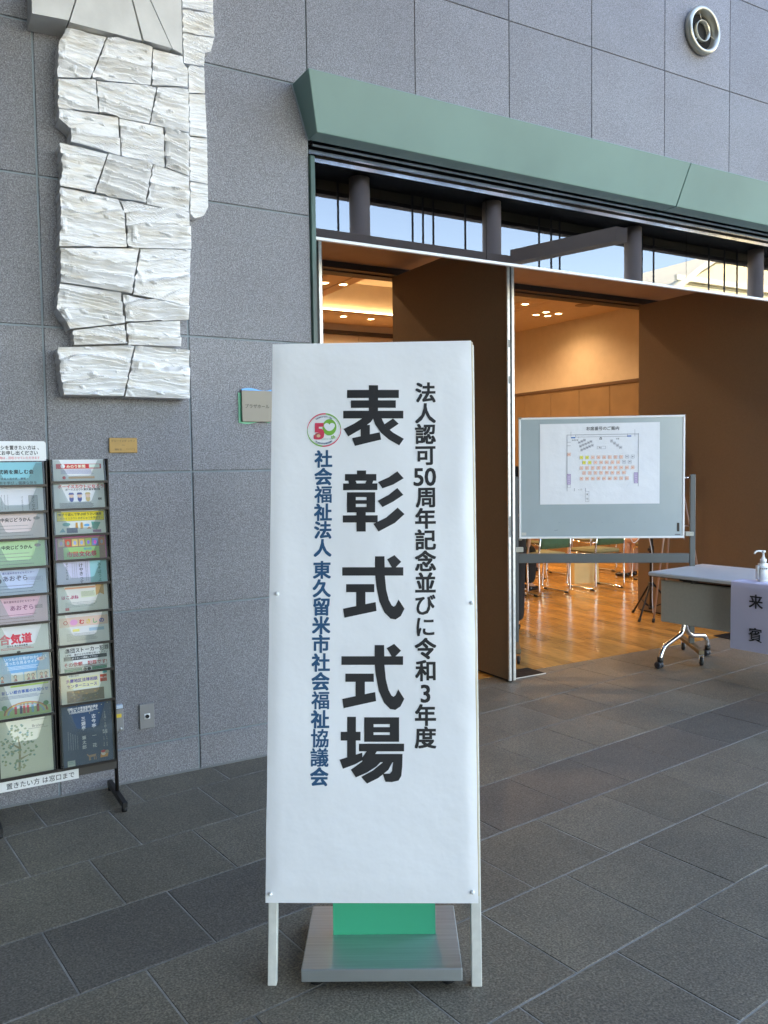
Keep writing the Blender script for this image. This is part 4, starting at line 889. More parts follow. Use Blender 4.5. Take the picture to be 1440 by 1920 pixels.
def B1(p, w, h):
    p.h('古武術を楽しむ会', w*.46, h*.58, .0195, K, .028, .98); p.h('・古来の居合術・棒術・', w*.45, h*.28, .0105, K, .01); p.h('武術を学び、健康な体を', w*.5, h*.10, .0145, ink((.03, .1, .1)), .01)
def B2(p, w, h):
    p.rect(w*.72, h*.06, w*.89, h*.64, ink((.12, .13, .13))); p.rect(w*.728, h*.075, w*.882, h*.625, ink((.40, .42, .42))); p.vert('さくなみ', w*.805, h*.54, .0158, .0160, K, .01)
    for k in range(6): p.micro(w*(.05+.055*k), h*.08, w*(.066+.055*k), h*.68, .0042, ink((.2, .2, .22)), k+30)
    p.vert('さくなみの友だち', w*.60, h*.58, .0075, .008, K)
def B3(p, w, h):
    p.h('中央じどうかん', w*.47, h*.74, .0178, K, .026, .95); p.ell(w*.10, h*.74, .012, .010, ink((.25, .22, .22))); p.ell(w*.10, h*.74, .009, .0075, ink((.70, .62, .60))); p.ell(w*.86, h*.78, .013, .007, ink((.3, .27, .26))); 
    for k in range(4): p.micro(.01, h*(.10+.13*k), w-.015, h*(.13+.13*k), .0052, ink((.30, .26, .26)), k+40, .7)
def B5(p, w, h):
    p.h('東久留米市立子どもセンター', w*.48, h*.84, .0100, ink((.1, .12, .35)), .01, .95); p.h('あおぞら', w*.42, h*.64, .0245, ink((.07, .07, .13)), .012); p.ell(w*.10, h*.56, .013, .012, ink((.08, .08, .1))); p.frame(w*.62, h*.46, w*.93, h*.66, .0008, ink((.25, .27, .35))); p.micro(w*.64, h*.49, w*.92, h*.63, .0045, ink((.25, .27, .4)), 3)
    for k in range(3): p.micro(.01, h*(.10+.12*k), w-.015, h*(.13+.12*k), .005, ink((.2, .2, .28)), k+50, .7)
def B6(p, w, h):
    p.h('東久留米市立子どもセンター', w*.50, h*.80, .0105, ink((.2, .08, .12)), .01, .95); p.h('あおぞら', w*.52, h*.57, .0235, ink((.22, .05, .12)), .010); p.rect(.004, h*.42, .022, h*.62, K); p.micro(w*.76, h*.5, w*.92, h*.62, .005, K, 3)
    for k in range(3): p.micro(.01, h*(.06+.12*k), w-.015, h*(.09+.12*k), .005, ink((.3, .12, .16)), k+55, .7)
def B7(p, w, h):
    p.h('合気道', w*.38, h*.50, .044, ink((.72, .03, .06)), .035, .95); p.h('道友会 東久留米道場', w*.40, h*.26, .0085, K, .02); p.micro(.02, h*.12, w*.75, h*.2, .0055, red, 60); p.ell(w*.42, .004, .008, .005, K)
def B8(p, w, h):
    lb_ = ink((.75, .86, .95)); p.h('いつもの日常がおかしいと', w*.56, h*.82, .0148, lb_, .02, .95); p.h('思ったら見るサイト', w*.47, h*.68, .0148, lb_, .02, .95); p.ell(w*.84, h*.74, .017, .008, ink((.8, .45, .35))); p.ell(w*.84, h*.74, .015, .0065, W); p.h('通知', w*.84, h*.74, .009, red, .02)
    p.micro(w*.2, h*.42, w*.85, h*.56, .0055, lb_, 61, .8)
    for k in range(4):
        x = .004+k*.051; p.rect(x, .003, x+.047, h*.33, ink(((.2, .4, .6), (.62, .68, .66), (.66, .64, .52), (.55, .60, .58))[k])); 
        p.ell(x+.016, h*.20, .0065, .008, K); p.ell(x+.016, h*.19, .0048, .006, ink((.65, .4, .3))); p.poly([(x+.010, .004), (x+.024, .004), (x+.020, h*.13), (x+.013, h*.13)], ink((.3, .06, .1)))
        if k > 1: p.ell(x+.034, h*.20, .0065, .008, K); p.ell(x+.033, h*.19, .0048, .006, ink((.65, .4, .3))); p.poly([(x+.028, .004), (x+.042, .004), (x+.038, h*.13), (x+.031, h*.13)], ink((.25, .1, .2)))
def B9(p, w, h):
    p.rect(w*.25, h*.88, w*.97, h*.93, ink((.40, .58, .12))); p.h('新しい総合事業のお知らせ', w*.52, h*.74, .0158, ink((.04, .12, .4)), .022, .95); p.micro(.01, h*.52, w*.9, h*.64, .005, ink((.2, .25, .35)), 62, .8); p.rect(.0015, .002, w-.0015, h*.26, ink((.40, .55, .22)))
    for r_, c in ((.088, (.62, .2, .1)), (.083, (.72, .5, .15)), (.078, (.45, .6, .3)), (.073, (.3, .4, .6))):
        q = [(w*.52+r_*math.cos(a_), h*.10+r_*.55*math.sin(a_)) for a_ in [math.pi*k/20 for k in range(21)]]; q2 = [(w*.52+(r_-.006)*math.cos(a_), h*.10+(r_-.006)*.55*math.sin(a_)) for a_ in [math.pi*k/20 for k in range(21)]]
        for k in range(20): p.mb.add([p.P(*q[k]), p.P(*q[k+1]), p.P(*q2[k+1]), p.P(*q2[k])], [(0, 1, 2, 3)], ink(c))
    p.lay += 1
    for x, c in ((.30, (.6, .1, .1)), (.40, (.1, .1, .15)), (.46, (.65, .12, .1)), (.53, (.7, .1, .1)), (.62, (.2, .4, .5)), (.72, (.5, .12, .1))): p.rect(w*x, h*.10, w*x+.010, h*.32, ink(c)); p.ell(w*x+.005, h*.36, .0045, .005, ink((.5, .3, .2)))
    for x in (.12, .90): p.rect(w*x-.001, h*.12, w*x+.002, h*.26, ink((.2, .1, .05))); p.ell(w*x, h*.32, .011, .010, ink((.08, .28, .08)))
def B10(p, w, h):
    tr_ = ink((.45, .38, .22)); rg = random.Random(11)
    p.poly([(w*.33, .02), (w*.37, .02), (w*.40, h*.5), (w*.34, h*.72), (w*.36, h*.5)], tr_); p.poly([(w*.36, h*.30), (w*.60, h*.36), (w*.36, h*.26)], tr_); p.poly([(w*.37, h*.45), (w*.15, h*.62), (w*.37, h*.50)], tr_)
    for k in range(120):
        a_, r_ = rg.random()*6.28, math.sqrt(rg.random()); x = w*.34+math.cos(a_)*r_*w*.36; y = h*.50+math.sin(a_)*r_*h*.40
        if x > .006: p.mb.add([p.P(x+.006*math.cos(q*1.05)*(.6+rg.random()*.5), y+.0045*math.sin(q*1.05)) for q in range(6)], [list(range(6))], ink(rg.choice(((.30, .42, .30), (.38, .46, .28), (.46, .50, .32), (.52, .50, .30), (.30, .45, .40)))))
    p.lay += 1; p.h('Brahms', w*.74, h*.83, .016, ink((.25, .22, .18)), 0); p.micro(w*.62, h*.90, w*.92, h*.93, .005, ink((.4, .38, .3)), 70); p.micro(w*.55, h*.76, w*.95, h*.79, .005, ink((.4, .38, .3)), 71)
ls = [('teal martial arts leaflets in the top left pocket', (.22, .55, .60), B1), ('white leaflets with vertical text and a dark title box', (.70, .71, .74), B2), ('pinkish cream newsletter stack in the left column of the rack', (.72, .60, .58), B3), ('light green newsletter stack in the left column of the rack', (.45, .68, .38), B3),
      ('pale blue newsletter stack with large thin title', (.52, .60, .78), B5), ('pink newsletter stack with large thin title', (.72, .45, .52), B6), ('white leaflets with three big red characters', (.72, .72, .71), B7), ('sky blue leaflets with four small cartoon scenes', (.16, .42, .68), B8),
      ('leaflets with a rainbow and small people on grass', (.62, .66, .62), B9), ('tall cream concert leaflets with a painted green tree, bottom left pocket', (.80, .78, .62), B10)]
for i, (lb, bg_, f) in enumerate(ls): leaflet('B', i, bg_, f, lb)

# ================================================================== THE BANNER STAND (A-frame sign)
sg = empty('banner_stand', (1.372, -2.130, 0)); W_ = .615
sang = math.atan2(-2.130+1.803, 1.372-.844); TH = .162
sg.rotation_euler = (0, 0, sang); tag(sg, 'tall white paper banner with vertical black Japanese lettering on a white wooden frame', 'signboard')
def sp(u, v, n=0):        # u 0..W_ from the left, v up the board, n towards the viewer
    u2 = u-W_+.0075*(v-.9); return Vector((u2, math.sin(TH)*v-math.cos(TH)*n, math.cos(TH)*v+math.sin(TH)*n))
def board(name, u0, u1, v0, v1, n0, n1, M, parent=sg, bev=.002):
    b = MB(); b.bbox(0, 1, 0, 1, 0, 1, .0001); vs = []
    bm = bmesh.new(); bmesh.ops.create_cube(bm, size=1)
    for q in bm.verts: q.co = Vector((u0+(u1-u0)*(q.co.x+.5), v0+(v1-v0)*(q.co.y+.5), n0+(n1-n0)*(q.co.z+.5)))
    bmesh.ops.bevel(bm, geom=bm.edges[:], offset=bev, segments=1, affect='EDGES')
    for q in bm.verts: q.co = sp(*q.co)
    g = MB(); g.bm(bm); return g.build(name, M, parent)
board('leg', .004, .030, .002, 1.895, -.040, -.012, M_whitep); board('leg', W_-.022, W_+.008, .002, 1.895, -.040, -.012, M_whitep)
board('rail', .031, W_-.023, 1.86, 1.895, -.036, -.014, M_whitep); board('rail', .031, W_-.023, .262, .30, -.036, -.014, M_whitep)
board('backing_board', .002, W_+.004, .255, 1.902, -.0115, -.0035, mat('plywood_edge', (.55, .47, .33), .6))
def wav_(u, v):     # gentle swell of the paper, zero at the pinned edges
    e = min(1, min(u+.003, .618-u)/.03, max(0, (v-.235))/.05, max(0, (1.905-v))/.05); e = max(0, e)
    a = .0011*math.sin(u*9+v*2.1)+.0009*math.sin(v*7.3-u*4)+.0034*noise.noise(Vector((u*5, v*3.2, 1)))+.0004*noise.noise(Vector((u*13+v*4, v*9-u*5, 4)))+.0022*max(0, 1-abs(u*1.2+v*.55-1.1-.1*noise.noise(Vector((u*4, v*4, 7))))*16)*.5
    if v > 1.87: a += 0
    return e*(max(a, -.0044)+.0050)
g = MB(); NU, NV = 36, 96; vs = []
for j in range(NV+1):
    for i in range(NU+1):
        u = -.003+.6175*i/NU+(.0015*noise.noise(Vector((j*.13, 4, 0))) if i in (0, NU) else 0); v = .236+1.669*j/NV; vs.append(sp(u, v, -.002+wav_(u, v)))
g.add(vs, [(j*(NU+1)+i, j*(NU+1)+i+1, (j+1)*(NU+1)+i+1, (j+1)*(NU+1)+i) for j in range(NV) for i in range(NU)], None, True); g.build('paper', M_paper, sg, recalc=False)
g = MB(); vs = [sp(-.003+.6175*i/12, 1.905, -.002) for i in range(13)]+[sp(-.003+.6175*i/12, 1.9045, -.014) for i in range(13)]; g.add(vs, [(i, 13+i, 14+i, i+1) for i in range(12)]); g.build('folded_edge', M_paper, sg)
class SPr(Print):
    def __init__(s): s.mb = MB(); s.lay = 0
    def P(s, x, y, e=0): return sp(x, y, -.002+wav_(x, y)+.0010+s.lay*1e-4+e)
p = SPr()
# 表彰式式場: heavy gothic strokes, each character its own part
TITLE = [[[(0.2978, 1.7673), (0.3262, 1.7668), (0.3261, 1.6827), (0.2978, 1.6832)], [(0.2309, 1.7539), (0.3903, 1.7512), (0.3902, 1.7260), (0.2309, 1.7287)], [(0.2425, 1.7210), (0.3807, 1.7187), (0.3807, 1.6952), (0.2426, 1.6974)], [(0.2190, 1.6887), (0.4037, 1.6857), (0.4036, 1.6617), (0.2191, 1.6647)], [(0.2789, 1.6648), (0.3120, 1.6643), (0.3041, 1.6521), (0.2769, 1.6323), (0.2345, 1.6086), (0.2202, 1.6322), (0.2517, 1.6476)], [(0.2727, 1.6436), (0.3010, 1.6431), (0.3010, 1.6022), (0.2727, 1.6027)], [(0.2465, 1.6031), (0.3313, 1.6198), (0.3355, 1.5969), (0.2550, 1.5786)], [(0.3104, 1.6643), (0.3366, 1.6639), (0.3486, 1.6387), (0.3721, 1.6181), (0.4049, 1.5985), (0.3908, 1.5781), (0.3590, 1.5971), (0.3344, 1.6187), (0.3172, 1.6445)], [(0.3722, 1.6622), (0.3894, 1.6455), (0.3590, 1.6247), (0.3449, 1.6440)]],
  [[(0.2614, 1.5024), (0.2895, 1.5021), (0.2895, 1.4884), (0.2614, 1.4888)], [(0.2249, 1.4919), (0.3208, 1.4906), (0.3208, 1.4701), (0.2250, 1.4714)], [(0.2354, 1.4723), (0.2573, 1.4720), (0.2615, 1.4609), (0.2375, 1.4613)], [(0.2911, 1.4716), (0.3119, 1.4713), (0.3083, 1.4603), (0.2865, 1.4606)], [(0.2193, 1.4631), (0.3239, 1.4617), (0.3239, 1.4413), (0.2194, 1.4426)], [(0.2314, 1.4357), (0.2584, 1.4353), (0.2585, 1.3737), (0.2315, 1.3740)], [(0.2912, 1.4349), (0.3171, 1.4345), (0.3171, 1.3730), (0.2912, 1.3733)], [(0.2579, 1.4353), (0.2917, 1.4349), (0.2917, 1.4202), (0.2579, 1.4207)], [(0.2579, 1.4113), (0.2917, 1.4108), (0.2917, 1.3994), (0.2580, 1.3998)], [(0.2580, 1.3904), (0.2917, 1.3900), (0.2917, 1.3733), (0.2580, 1.3737)], [(0.2191, 1.3653), (0.3249, 1.3641), (0.3248, 1.3422), (0.2192, 1.3435)], [(0.2606, 1.3742), (0.2886, 1.3739), (0.2887, 1.3152), (0.2607, 1.3155)], [(0.3848, 1.4981), (0.4039, 1.4763), (0.3717, 1.4574), (0.3395, 1.4463), (0.3260, 1.4658), (0.3587, 1.4801)], [(0.3846, 1.4467), (0.4027, 1.4256), (0.3715, 1.4051), (0.3394, 1.3889), (0.3249, 1.4083), (0.3586, 1.4262)], [(0.3855, 1.3867), (0.4061, 1.3667), (0.3765, 1.3401), (0.3274, 1.3147), (0.3119, 1.3382), (0.3507, 1.3570)]],
  [[(0.2176, 1.2081), (0.4018, 1.2063), (0.4017, 1.1812), (0.2177, 1.1830)], [(0.2297, 1.1573), (0.3145, 1.1565), (0.3145, 1.1325), (0.2298, 1.1332)], [(0.2601, 1.1340), (0.2878, 1.1337), (0.2878, 1.0869), (0.2602, 1.0871)], [(0.2207, 1.0839), (0.3185, 1.1029), (0.3211, 1.0764), (0.2249, 1.0570)], [(0.3171, 1.2400), (0.3454, 1.2397), (0.3463, 1.1807), (0.3503, 1.1398), (0.3580, 1.1092), (0.3666, 1.0928), (0.3728, 1.0887), (0.3789, 1.0927), (0.3871, 1.1099), (0.4049, 1.0823), (0.3936, 1.0606), (0.3783, 1.0506), (0.3630, 1.0533), (0.3451, 1.0712), (0.3298, 1.1043), (0.3206, 1.1503), (0.3170, 1.1861)], [(0.3752, 1.2430), (0.3957, 1.2227), (0.3777, 1.2050), (0.3684, 1.2051), (0.3531, 1.2304)]],
  [[(0.2162, 0.9430), (0.4001, 0.9417), (0.4000, 0.9164), (0.2163, 0.9176)], [(0.2282, 0.8918), (0.3128, 0.8912), (0.3128, 0.8671), (0.2283, 0.8676)], [(0.2585, 0.8684), (0.2862, 0.8683), (0.2862, 0.8211), (0.2586, 0.8213)], [(0.2192, 0.8179), (0.3169, 0.8373), (0.3195, 0.8107), (0.2234, 0.7908)], [(0.3154, 0.9754), (0.3437, 0.9752), (0.3446, 0.9158), (0.3487, 0.8746), (0.3563, 0.8438), (0.3649, 0.8273), (0.3711, 0.8232), (0.3772, 0.8273), (0.3854, 0.8446), (0.4032, 0.8169), (0.3919, 0.7950), (0.3766, 0.7849), (0.3613, 0.7875), (0.3435, 0.8055), (0.3282, 0.8388), (0.3190, 0.8850), (0.3154, 0.9211)], [(0.3735, 0.9786), (0.3940, 0.9583), (0.3760, 0.9403), (0.3667, 0.9404), (0.3514, 0.9658)]],
  [[(0.2339, 0.7657), (0.2598, 0.7656), (0.2600, 0.6436), (0.2343, 0.6437)], [(0.2149, 0.7223), (0.2736, 0.7221), (0.2736, 0.6969), (0.2150, 0.6971)], [(0.2119, 0.6422), (0.2343, 0.6490), (0.2600, 0.6564), (0.2791, 0.6622), (0.2792, 0.6404), (0.2573, 0.6287), (0.2218, 0.6161)], [(0.2845, 0.7639), (0.3120, 0.7638), (0.3119, 0.6930), (0.2846, 0.6931)], [(0.3602, 0.7635), (0.3876, 0.7634), (0.3874, 0.6928), (0.3601, 0.6929)], [(0.3114, 0.7638), (0.3608, 0.7635), (0.3607, 0.7437), (0.3114, 0.7439)], [(0.3114, 0.7353), (0.3607, 0.7351), (0.3607, 0.7201), (0.3114, 0.7203)], [(0.3114, 0.7128), (0.3607, 0.7126), (0.3606, 0.6929), (0.3114, 0.6930)], [(0.2692, 0.6879), (0.4021, 0.6874), (0.4020, 0.6655), (0.2693, 0.6660)], [(0.2928, 0.6675), (0.3229, 0.6674), (0.3108, 0.6488), (0.2934, 0.6340), (0.2792, 0.6319), (0.2792, 0.6489)], [(0.2792, 0.6372), (0.3092, 0.6435), (0.3338, 0.6360), (0.3201, 0.6222), (0.2928, 0.6053), (0.2601, 0.5916), (0.2453, 0.6134)], [(0.3403, 0.6349), (0.3676, 0.6348), (0.3555, 0.6126), (0.3255, 0.5893), (0.2929, 0.5740), (0.2760, 0.5931), (0.3092, 0.6106)], [(0.2966, 0.6584), (0.3976, 0.6581), (0.3964, 0.6220), (0.3936, 0.5955), (0.3854, 0.5823), (0.3663, 0.5781), (0.3473, 0.5787), (0.3392, 0.6020), (0.3599, 0.6019), (0.3664, 0.6088), (0.3697, 0.6343), (0.2874, 0.6345)]]]
for G in TITLE:
    p = SPr(); p.off = 0
    for k, st_ in enumerate(G):
        bm = bmesh.new(); bm.faces.new([bm.verts.new((x, y, 0)) for x, y in st_]); bmesh.ops.triangulate(bm, faces=bm.faces[:])
        for it in range(4):
            es_ = [e for e in bm.edges if e.calc_length() > .014]
            if es_: bmesh.ops.subdivide_edges(bm, edges=es_, cuts=1); bmesh.ops.triangulate(bm, faces=bm.faces[:])
        for q in bm.verts: q.co = p.P(q.co.x, q.co.y, k*4e-5)
        p.mb.bm(bm, M_ink)
    p.build('title_character', sg)
p = SPr(); t_ = '法人認可'; v = 1.742
for c in '法人認可@周年記念並びに令和3年度':
    if c == '@':
        for k, q in enumerate('50'): p.ch(q, .468-.0030*(1.74-v)-.018+k*.036, v, .076, M_ink, .018, .95)
    else: p.ch(c, .472-.0067*(1.74-v), v, .065 if c != '3' else .072, M_ink, .026 if c not in 'びに3' else .018)
    v -= .06482
p.build('right_lettering', sg)
p = SPr(); v = 1.540
for c in '社会福祉法人': p.ch(c, .1585-.003*(1.54-v), v, .0555, M_navyink, .028 if c != '福' else .02); v -= .05455
v = 1.201
for c in '東久留米市社会福祉協議会': p.ch(c, .1545-.003*(1.54-v)*2.2+.004, v, .0555, M_navyink, .028 if c not in '福協議' else .019); v -= .0552
p.build('left_lettering', sg)
p = SPr(); cx, cy, r_ = .1600, 1.630, .0525; rd, gr = ink((.68, .05, .10)), ink((.16, .42, .05))
def gcol(w):
    k = (math.degrees(w)-65) % 180; return rd if k > 15 and k < 105 and False else (gr if (0 < (math.degrees(w) % 360) < 80 or 170 < (math.degrees(w) % 360) < 262) else rd)
p.ring(cx, cy, r_, .0042, gcol, 60, lambda w: .35+.65*abs(math.sin(w)) if True else 1); p.ring(cx, cy, r_*.90, .0006, ink((.45, .62, .50)), 48)
p.ch('5', cx-.0155, cy-.001, .066, rd, .045, 1.05); p.lay += 1
p.ell(cx+.0165, cy+.008, .0215, .0255, gr, 28); wt = ink((.74, .77, .78))
p.poly([(cx+.0165+a_*.0172, cy+.009+b_*.0165) for a_, b_ in ((0, .42), (.25, .72), (.6, .75), (.92, .5), (1, .15), (.8, -.25), (.6, -.5), (.3, -.72), (0, -.78), (-.3, -.72), (-.6, -.5), (-.8, -.25), (-1, .15), (-.92, .5), (-.6, .75), (-.25, .72))], wt)
p.ell(cx-.020, cy-.016, .0085, .0075, ink((.5, .1, .1)), 14); p.ell(cx-.017, cy-.018, .006, .005, ink((.7, .5, .3)), 14)
p.h('th', cx+.028, cy-.0215, .0145, gr, .03); p.h('Anniversary', cx+.010, cy-.0275, .0075, ink((.2, .5, .35)), 0)
for t2, rr, sgn in (('社会福祉法人認可50周年', .0415, 1), ('東久留米市社会福祉協議会', .0425, -1)):
    for k, c in enumerate(t2):
        a_ = (90-(k-(len(t2)-1)/2)*6.2) if sgn > 0 else (-90+(k-(len(t2)-1)/2)*6.2); p.ch(c, cx+rr*math.cos(R(a_)), cy+rr*math.sin(R(a_)), .0052, M_navyink, .01)
p.lay += 1; p.build('anniversary_logo', sg)
for u, v in ((.0215, 1.130), (.606, 1.098), (.012, .262), (.598, .268)):
    g = MB(); bm = bmesh.new(); bmesh.ops.create_uvsphere(bm, u_segments=12, v_segments=8, radius=.0062)
    for q in bm.verts: q.co = sp(u+q.co.x, v+q.co.y, max(q.co.z, -.004)*.8+.004)
    g.bm(bm, None, True); g.build('push_pin', M_plastic, sg)
# rear legs of the A-frame
for u in (.03, W_-.05):
    b = MB(); b.tube([sp(u+.01, 1.80, -.045), Vector((u-W_+.01, .62, .012))], .013, 4); b.build('rear_leg', M_whitep, sg)

# ------------------------------------------------------------------ stainless floor sign behind the banner
fs_ = empty('floor_sign', (.930, -1.862, 0), math.atan2(-.236, .398)); tag(fs_, 'green sign panel on a square stainless steel base behind the banner', 'sign stand')
BW, BD = .462, .345
g = MB(); g.bbox(0, BW, .0, BD, .022, .060, .0025); g.build('base_plate', M_brush, fs_)
for x in (.04, BW-.04):
    for y in (.04, BD-.04): g = MB(); g.lathe([(0, 0), (.018, 0), (.018, .022), (0, .022)], (x, y, 0), seg=14); g.build('rubber_foot', M_black, fs_)
g = MB(); g.prism([(.175, .0605), (.200, .0605), (.262, 1.30), (.250, 1.30)], .080, BW-.068, 'x'); g.build('sign_panel', M_signgreen, fs_)

# ================================================================== WHITEBOARD
wd = Vector((1.045, -.747, 0)).normalized(); wang = math.atan2(wd.y, wd.x)
wb = empty('whiteboard', (5.124, .314, 0), wang); tag(wb, 'mobile whiteboard on castors with a seating plan taped to it', 'whiteboard')
UL, UR = -1.254, -.015
g = MB(); g.box(UL+.012, UR-.012, -.008, .008, .925, 1.830); g.build('writing_surface', M_wb, wb)
g = MB(); g.bbox(UL, UR, -.013, .013, .914, .930, .003); g.bbox(UL, UR, -.013, .013, 1.827, 1.843, .003); g.bbox(UL, UL+.016, -.0125, .0125, .9305, 1.8265, .003); g.bbox(UR-.016, UR, -.0125, .0125, .9305, 1.8265, .003); g.build('frame', M_white, wb)
for u in (UL, UR):
    for z in (.914, 1.843):
        g = MB(); g.bbox(u-.003, u+.003+(.02 if u == UL else 0)-(.02 if u == UR else 0)*0, -.0145, .0145, z-.012, z+.003, .002); g.build('corner_cap', M_taupe, wb)
for u in (-1.279, .044):
    g = MB(); g.bbox(u-.020, u+.020, -.014, .014, .10, 1.395, .003); g.build('post', M_greyp, wb)
    g = MB(); g.bbox(u-.02, u+.02, -.27, .27, .080, .112, .003); g.build('foot', M_tan, wb)
    for y in (-.255, .255):
        g = MB(); g.lathe([(0, -.011), (.026, -.011), (.030, -.008), (.030, .008), (.026, .011), (0, .011)], (u, y-.012, .031), 'x', 18); g.build('caster_wheel', M_black, wb)
        g = MB(); g.prism([(y-.02, .03), (y-.004, .028), (y+.012, .078), (y-.018, .078)], u-.016, u-.013, 'x'); g.prism([(y-.02, .03), (y-.004, .028), (y+.012, .078), (y-.018, .078)], u+.013, u+.016, 'x'); g.box(u-.016, u+.016, y-.018, y+.012, .074, .079); g.build('caster_fork', M_chrome, wb)
g = MB(); g.bbox(-1.258, .023, -.012, .012, .725, .798, .003); g.build('crossbar', M_greyp, wb)
g = MB(); g.tube([(-1.262, 0, 1.37), (UL, 0, 1.37)], .006, 8); g.tube([(.026, 0, 1.37), (UR, 0, 1.37)], .006, 8); g.build('pivot_pin', M_chrome, wb)
for u in (-1.262, .02):
    g = MB(); g.bbox(u-.03, u+.03, -.022, .02, .930, .962, .003) if u > 0 else g.bbox(u-.02, u+.04, -.022, .0, .812, .85, .003); g.build('clamp', mat('clamp_cream', (.42, .42, .36), .5), wb)
g = MB(); g.bbox(UR-.055, UR-.038, -.012, -.0085, .965, 1.03, .001); g.build('level_gauge', M_darkbrown, wb)
p = Print((0, -.0085, 0), (1, 0, 0), (0, 0, 1), (0, -1, 0), .0003)
p.rect(UL+.02, .940, UL+.055, .962, ink((.5, .5, .45))); p.rect(UR-.07, .938, UR-.03, .945, ink((.1, .1, .12)))
rg = random.Random(2)
for k in range(9): x = UL+.30+.05*k*1.6; p.mb.add([p.P(x, 1.035+.004*rg.random()), p.P(x+.012, 1.036), p.P(x+.012, 1.0385), p.P(x, 1.037)], [(0, 1, 2, 3)], ink((.2, .24, .26)))
p.mb.add([p.P(UL+.27, .975), p.P(UL+.295, .980), p.P(UL+.295, .982), p.P(UL+.27, .977)], [(0, 1, 2, 3)], ink((.1, .12, .13))); o = p.build('board_marks', wb); o['kind'] = 'stuff'
# the seating plan: a sheet of its own, taped to the board
sp_ = empty('seating_plan', (0, 0, 0)); sp_.location = Vector((5.124, .314, 0))+wd*-1.093+Vector((0, 0, 1.177)); sp_.rotation_euler = (0, 0, wang)
tag(sp_, 'white seating plan poster taped to the whiteboard', 'poster'); PW, PH = .893, .615
g = MB(); vs = []
for j in range(13):
    for i in range(19):
        x, z = PW*i/18, PH*j/12; e = min(1, min(x, PW-x)/.05)*min(1, min(z, PH-z)/.05); vs.append((x, -.0105-.002*max(0, noise.noise(Vector((x*6, z*5, 2)))+.4)*e, z))
g.add(vs, [(j*19+i, j*19+i+1, (j+1)*19+i+1, (j+1)*19+i) for j in range(12) for i in range(18)], None, True); g.build('paper', M_paper2, sp_, recalc=False)
p = Print((0, -.0128, 0), (1, 0, 0), (0, 0, 1), (0, -1, 0), .0006)
def q(X, Y): return ((X-220)/953*PW, (740-Y)/645*PH)      # plan coordinates measured on the sheet
def qr(X0, Y0, X1, Y1, c): a, b = q(X0, Y1), q(X1, Y0); p.rect(a[0], a[1], b[0], b[1], c); p.lay -= 1
p.h('お席番号のご案内', *q(722, 137), .031, ink((.10, .10, .11)), .012, .98)
ln = ink((.16, .17, .22)); 
for a in ((437, 184, 1006, 187), (436, 185, 439, 635), (1002, 180, 1005, 600), (468, 160, 470, 205), (975, 150, 977, 205), (470, 202, 920, 204), (505, 186, 507, 203), (918, 182, 920, 203), (527, 200, 529, 212), (440, 242, 467, 244), (440, 270, 467, 272), (494, 610, 497, 635), (584, 610, 587, 637)): qr(*a, ln)
bl = ink((.03, .16, .50)); qr(470, 203, 504, 212, bl); qr(914, 197, 948, 206, bl)
p.ch('凸', *q(706, 216), .02, K, .03); p.lay += 1
orr = ink((.75, .25, .15)); of = ink((.80, .60, .50)); yl = ink((.80, .74, .12)); pu = ink((.22, .12, .34))
def sq(X, Y, c, f=None, s=13):
    a, b = q(X-s, Y+s), q(X+s, Y-s); 
    if f: p.rect(a[0], a[1], b[0], b[1], f)
    p.frame(a[0], a[1], b[0], b[1], .0016, c); x, y = q(X, Y); p.mb.add([p.P(x-.005, y-.003), p.P(x+.005, y-.003), p.P(x+.005, y+.003), p.P(x-.005, y+.003)], [(0, 1, 2, 3)], c); p.lay -= (2 if f else 1)
for row, y, xs in ((0, 366, range(10)), (1, 407, range(9)), (2, 450, range(10)), (3, 490, range(8)), (4, 535, range(9))):
    for k in xs:
        X = (553 if row % 2 == 0 else 574)+k*45.2; y_ = y+(450-y)*.0
        if row < 2 and k < 2: sq(X, y_, ink((.45, .42, .1)), yl)
        elif row < 2 and k >= len(xs)-2: sq(X, y_-2, ln)
        else: sq(X, y_, orr, of)
p.lay += 3
sq(453, 340, orr, of)
for k in range(4): sq(792+k*24, 238+k*17, ln, None, 10)
for r2 in range(3):
    for k in range((3, 5, 5)[r2]): sq(535+r2*10+k*21, 246+r2*30-k*9, ln, None, 9)
a, b = q(678, 300), q(745, 278); p.frame(a[0], a[1], b[0], b[1], .0014, ln); p.h('演台', *q(703, 289), .012, K)
for X in (452, 985): a, b = q(X-15, 580 if X < 500 else 576), q(X+15, 497 if X < 500 else 490); p.rect(a[0], a[1], b[0], b[1], ink((.62, .55, .72))); p.frame(a[0], a[1], b[0], b[1], .003, pu); x_, y_ = q(X, 510 if X < 500 else 504); p.vert('関係者席', x_, y_, .015, .0175, pu)
a, b = q(441, 606), q(466, 584); p.frame(a[0], a[1], b[0], b[1], .0012, ln)
p.h('入 口', *q(541, 622), .013, K, 0, 1); a, b = q(583, 720), q(613, 636); p.frame(a[0], a[1], b[0], b[1], .0015, ln); x_, y_ = q(599, 661); p.vert('受付', x_, y_, .015, .034, K); p.h('被表彰者', *q(502, 227), .012, K); p.h('来賓', *q(840, 222), .012, K); p.build('plan_print', sp_)

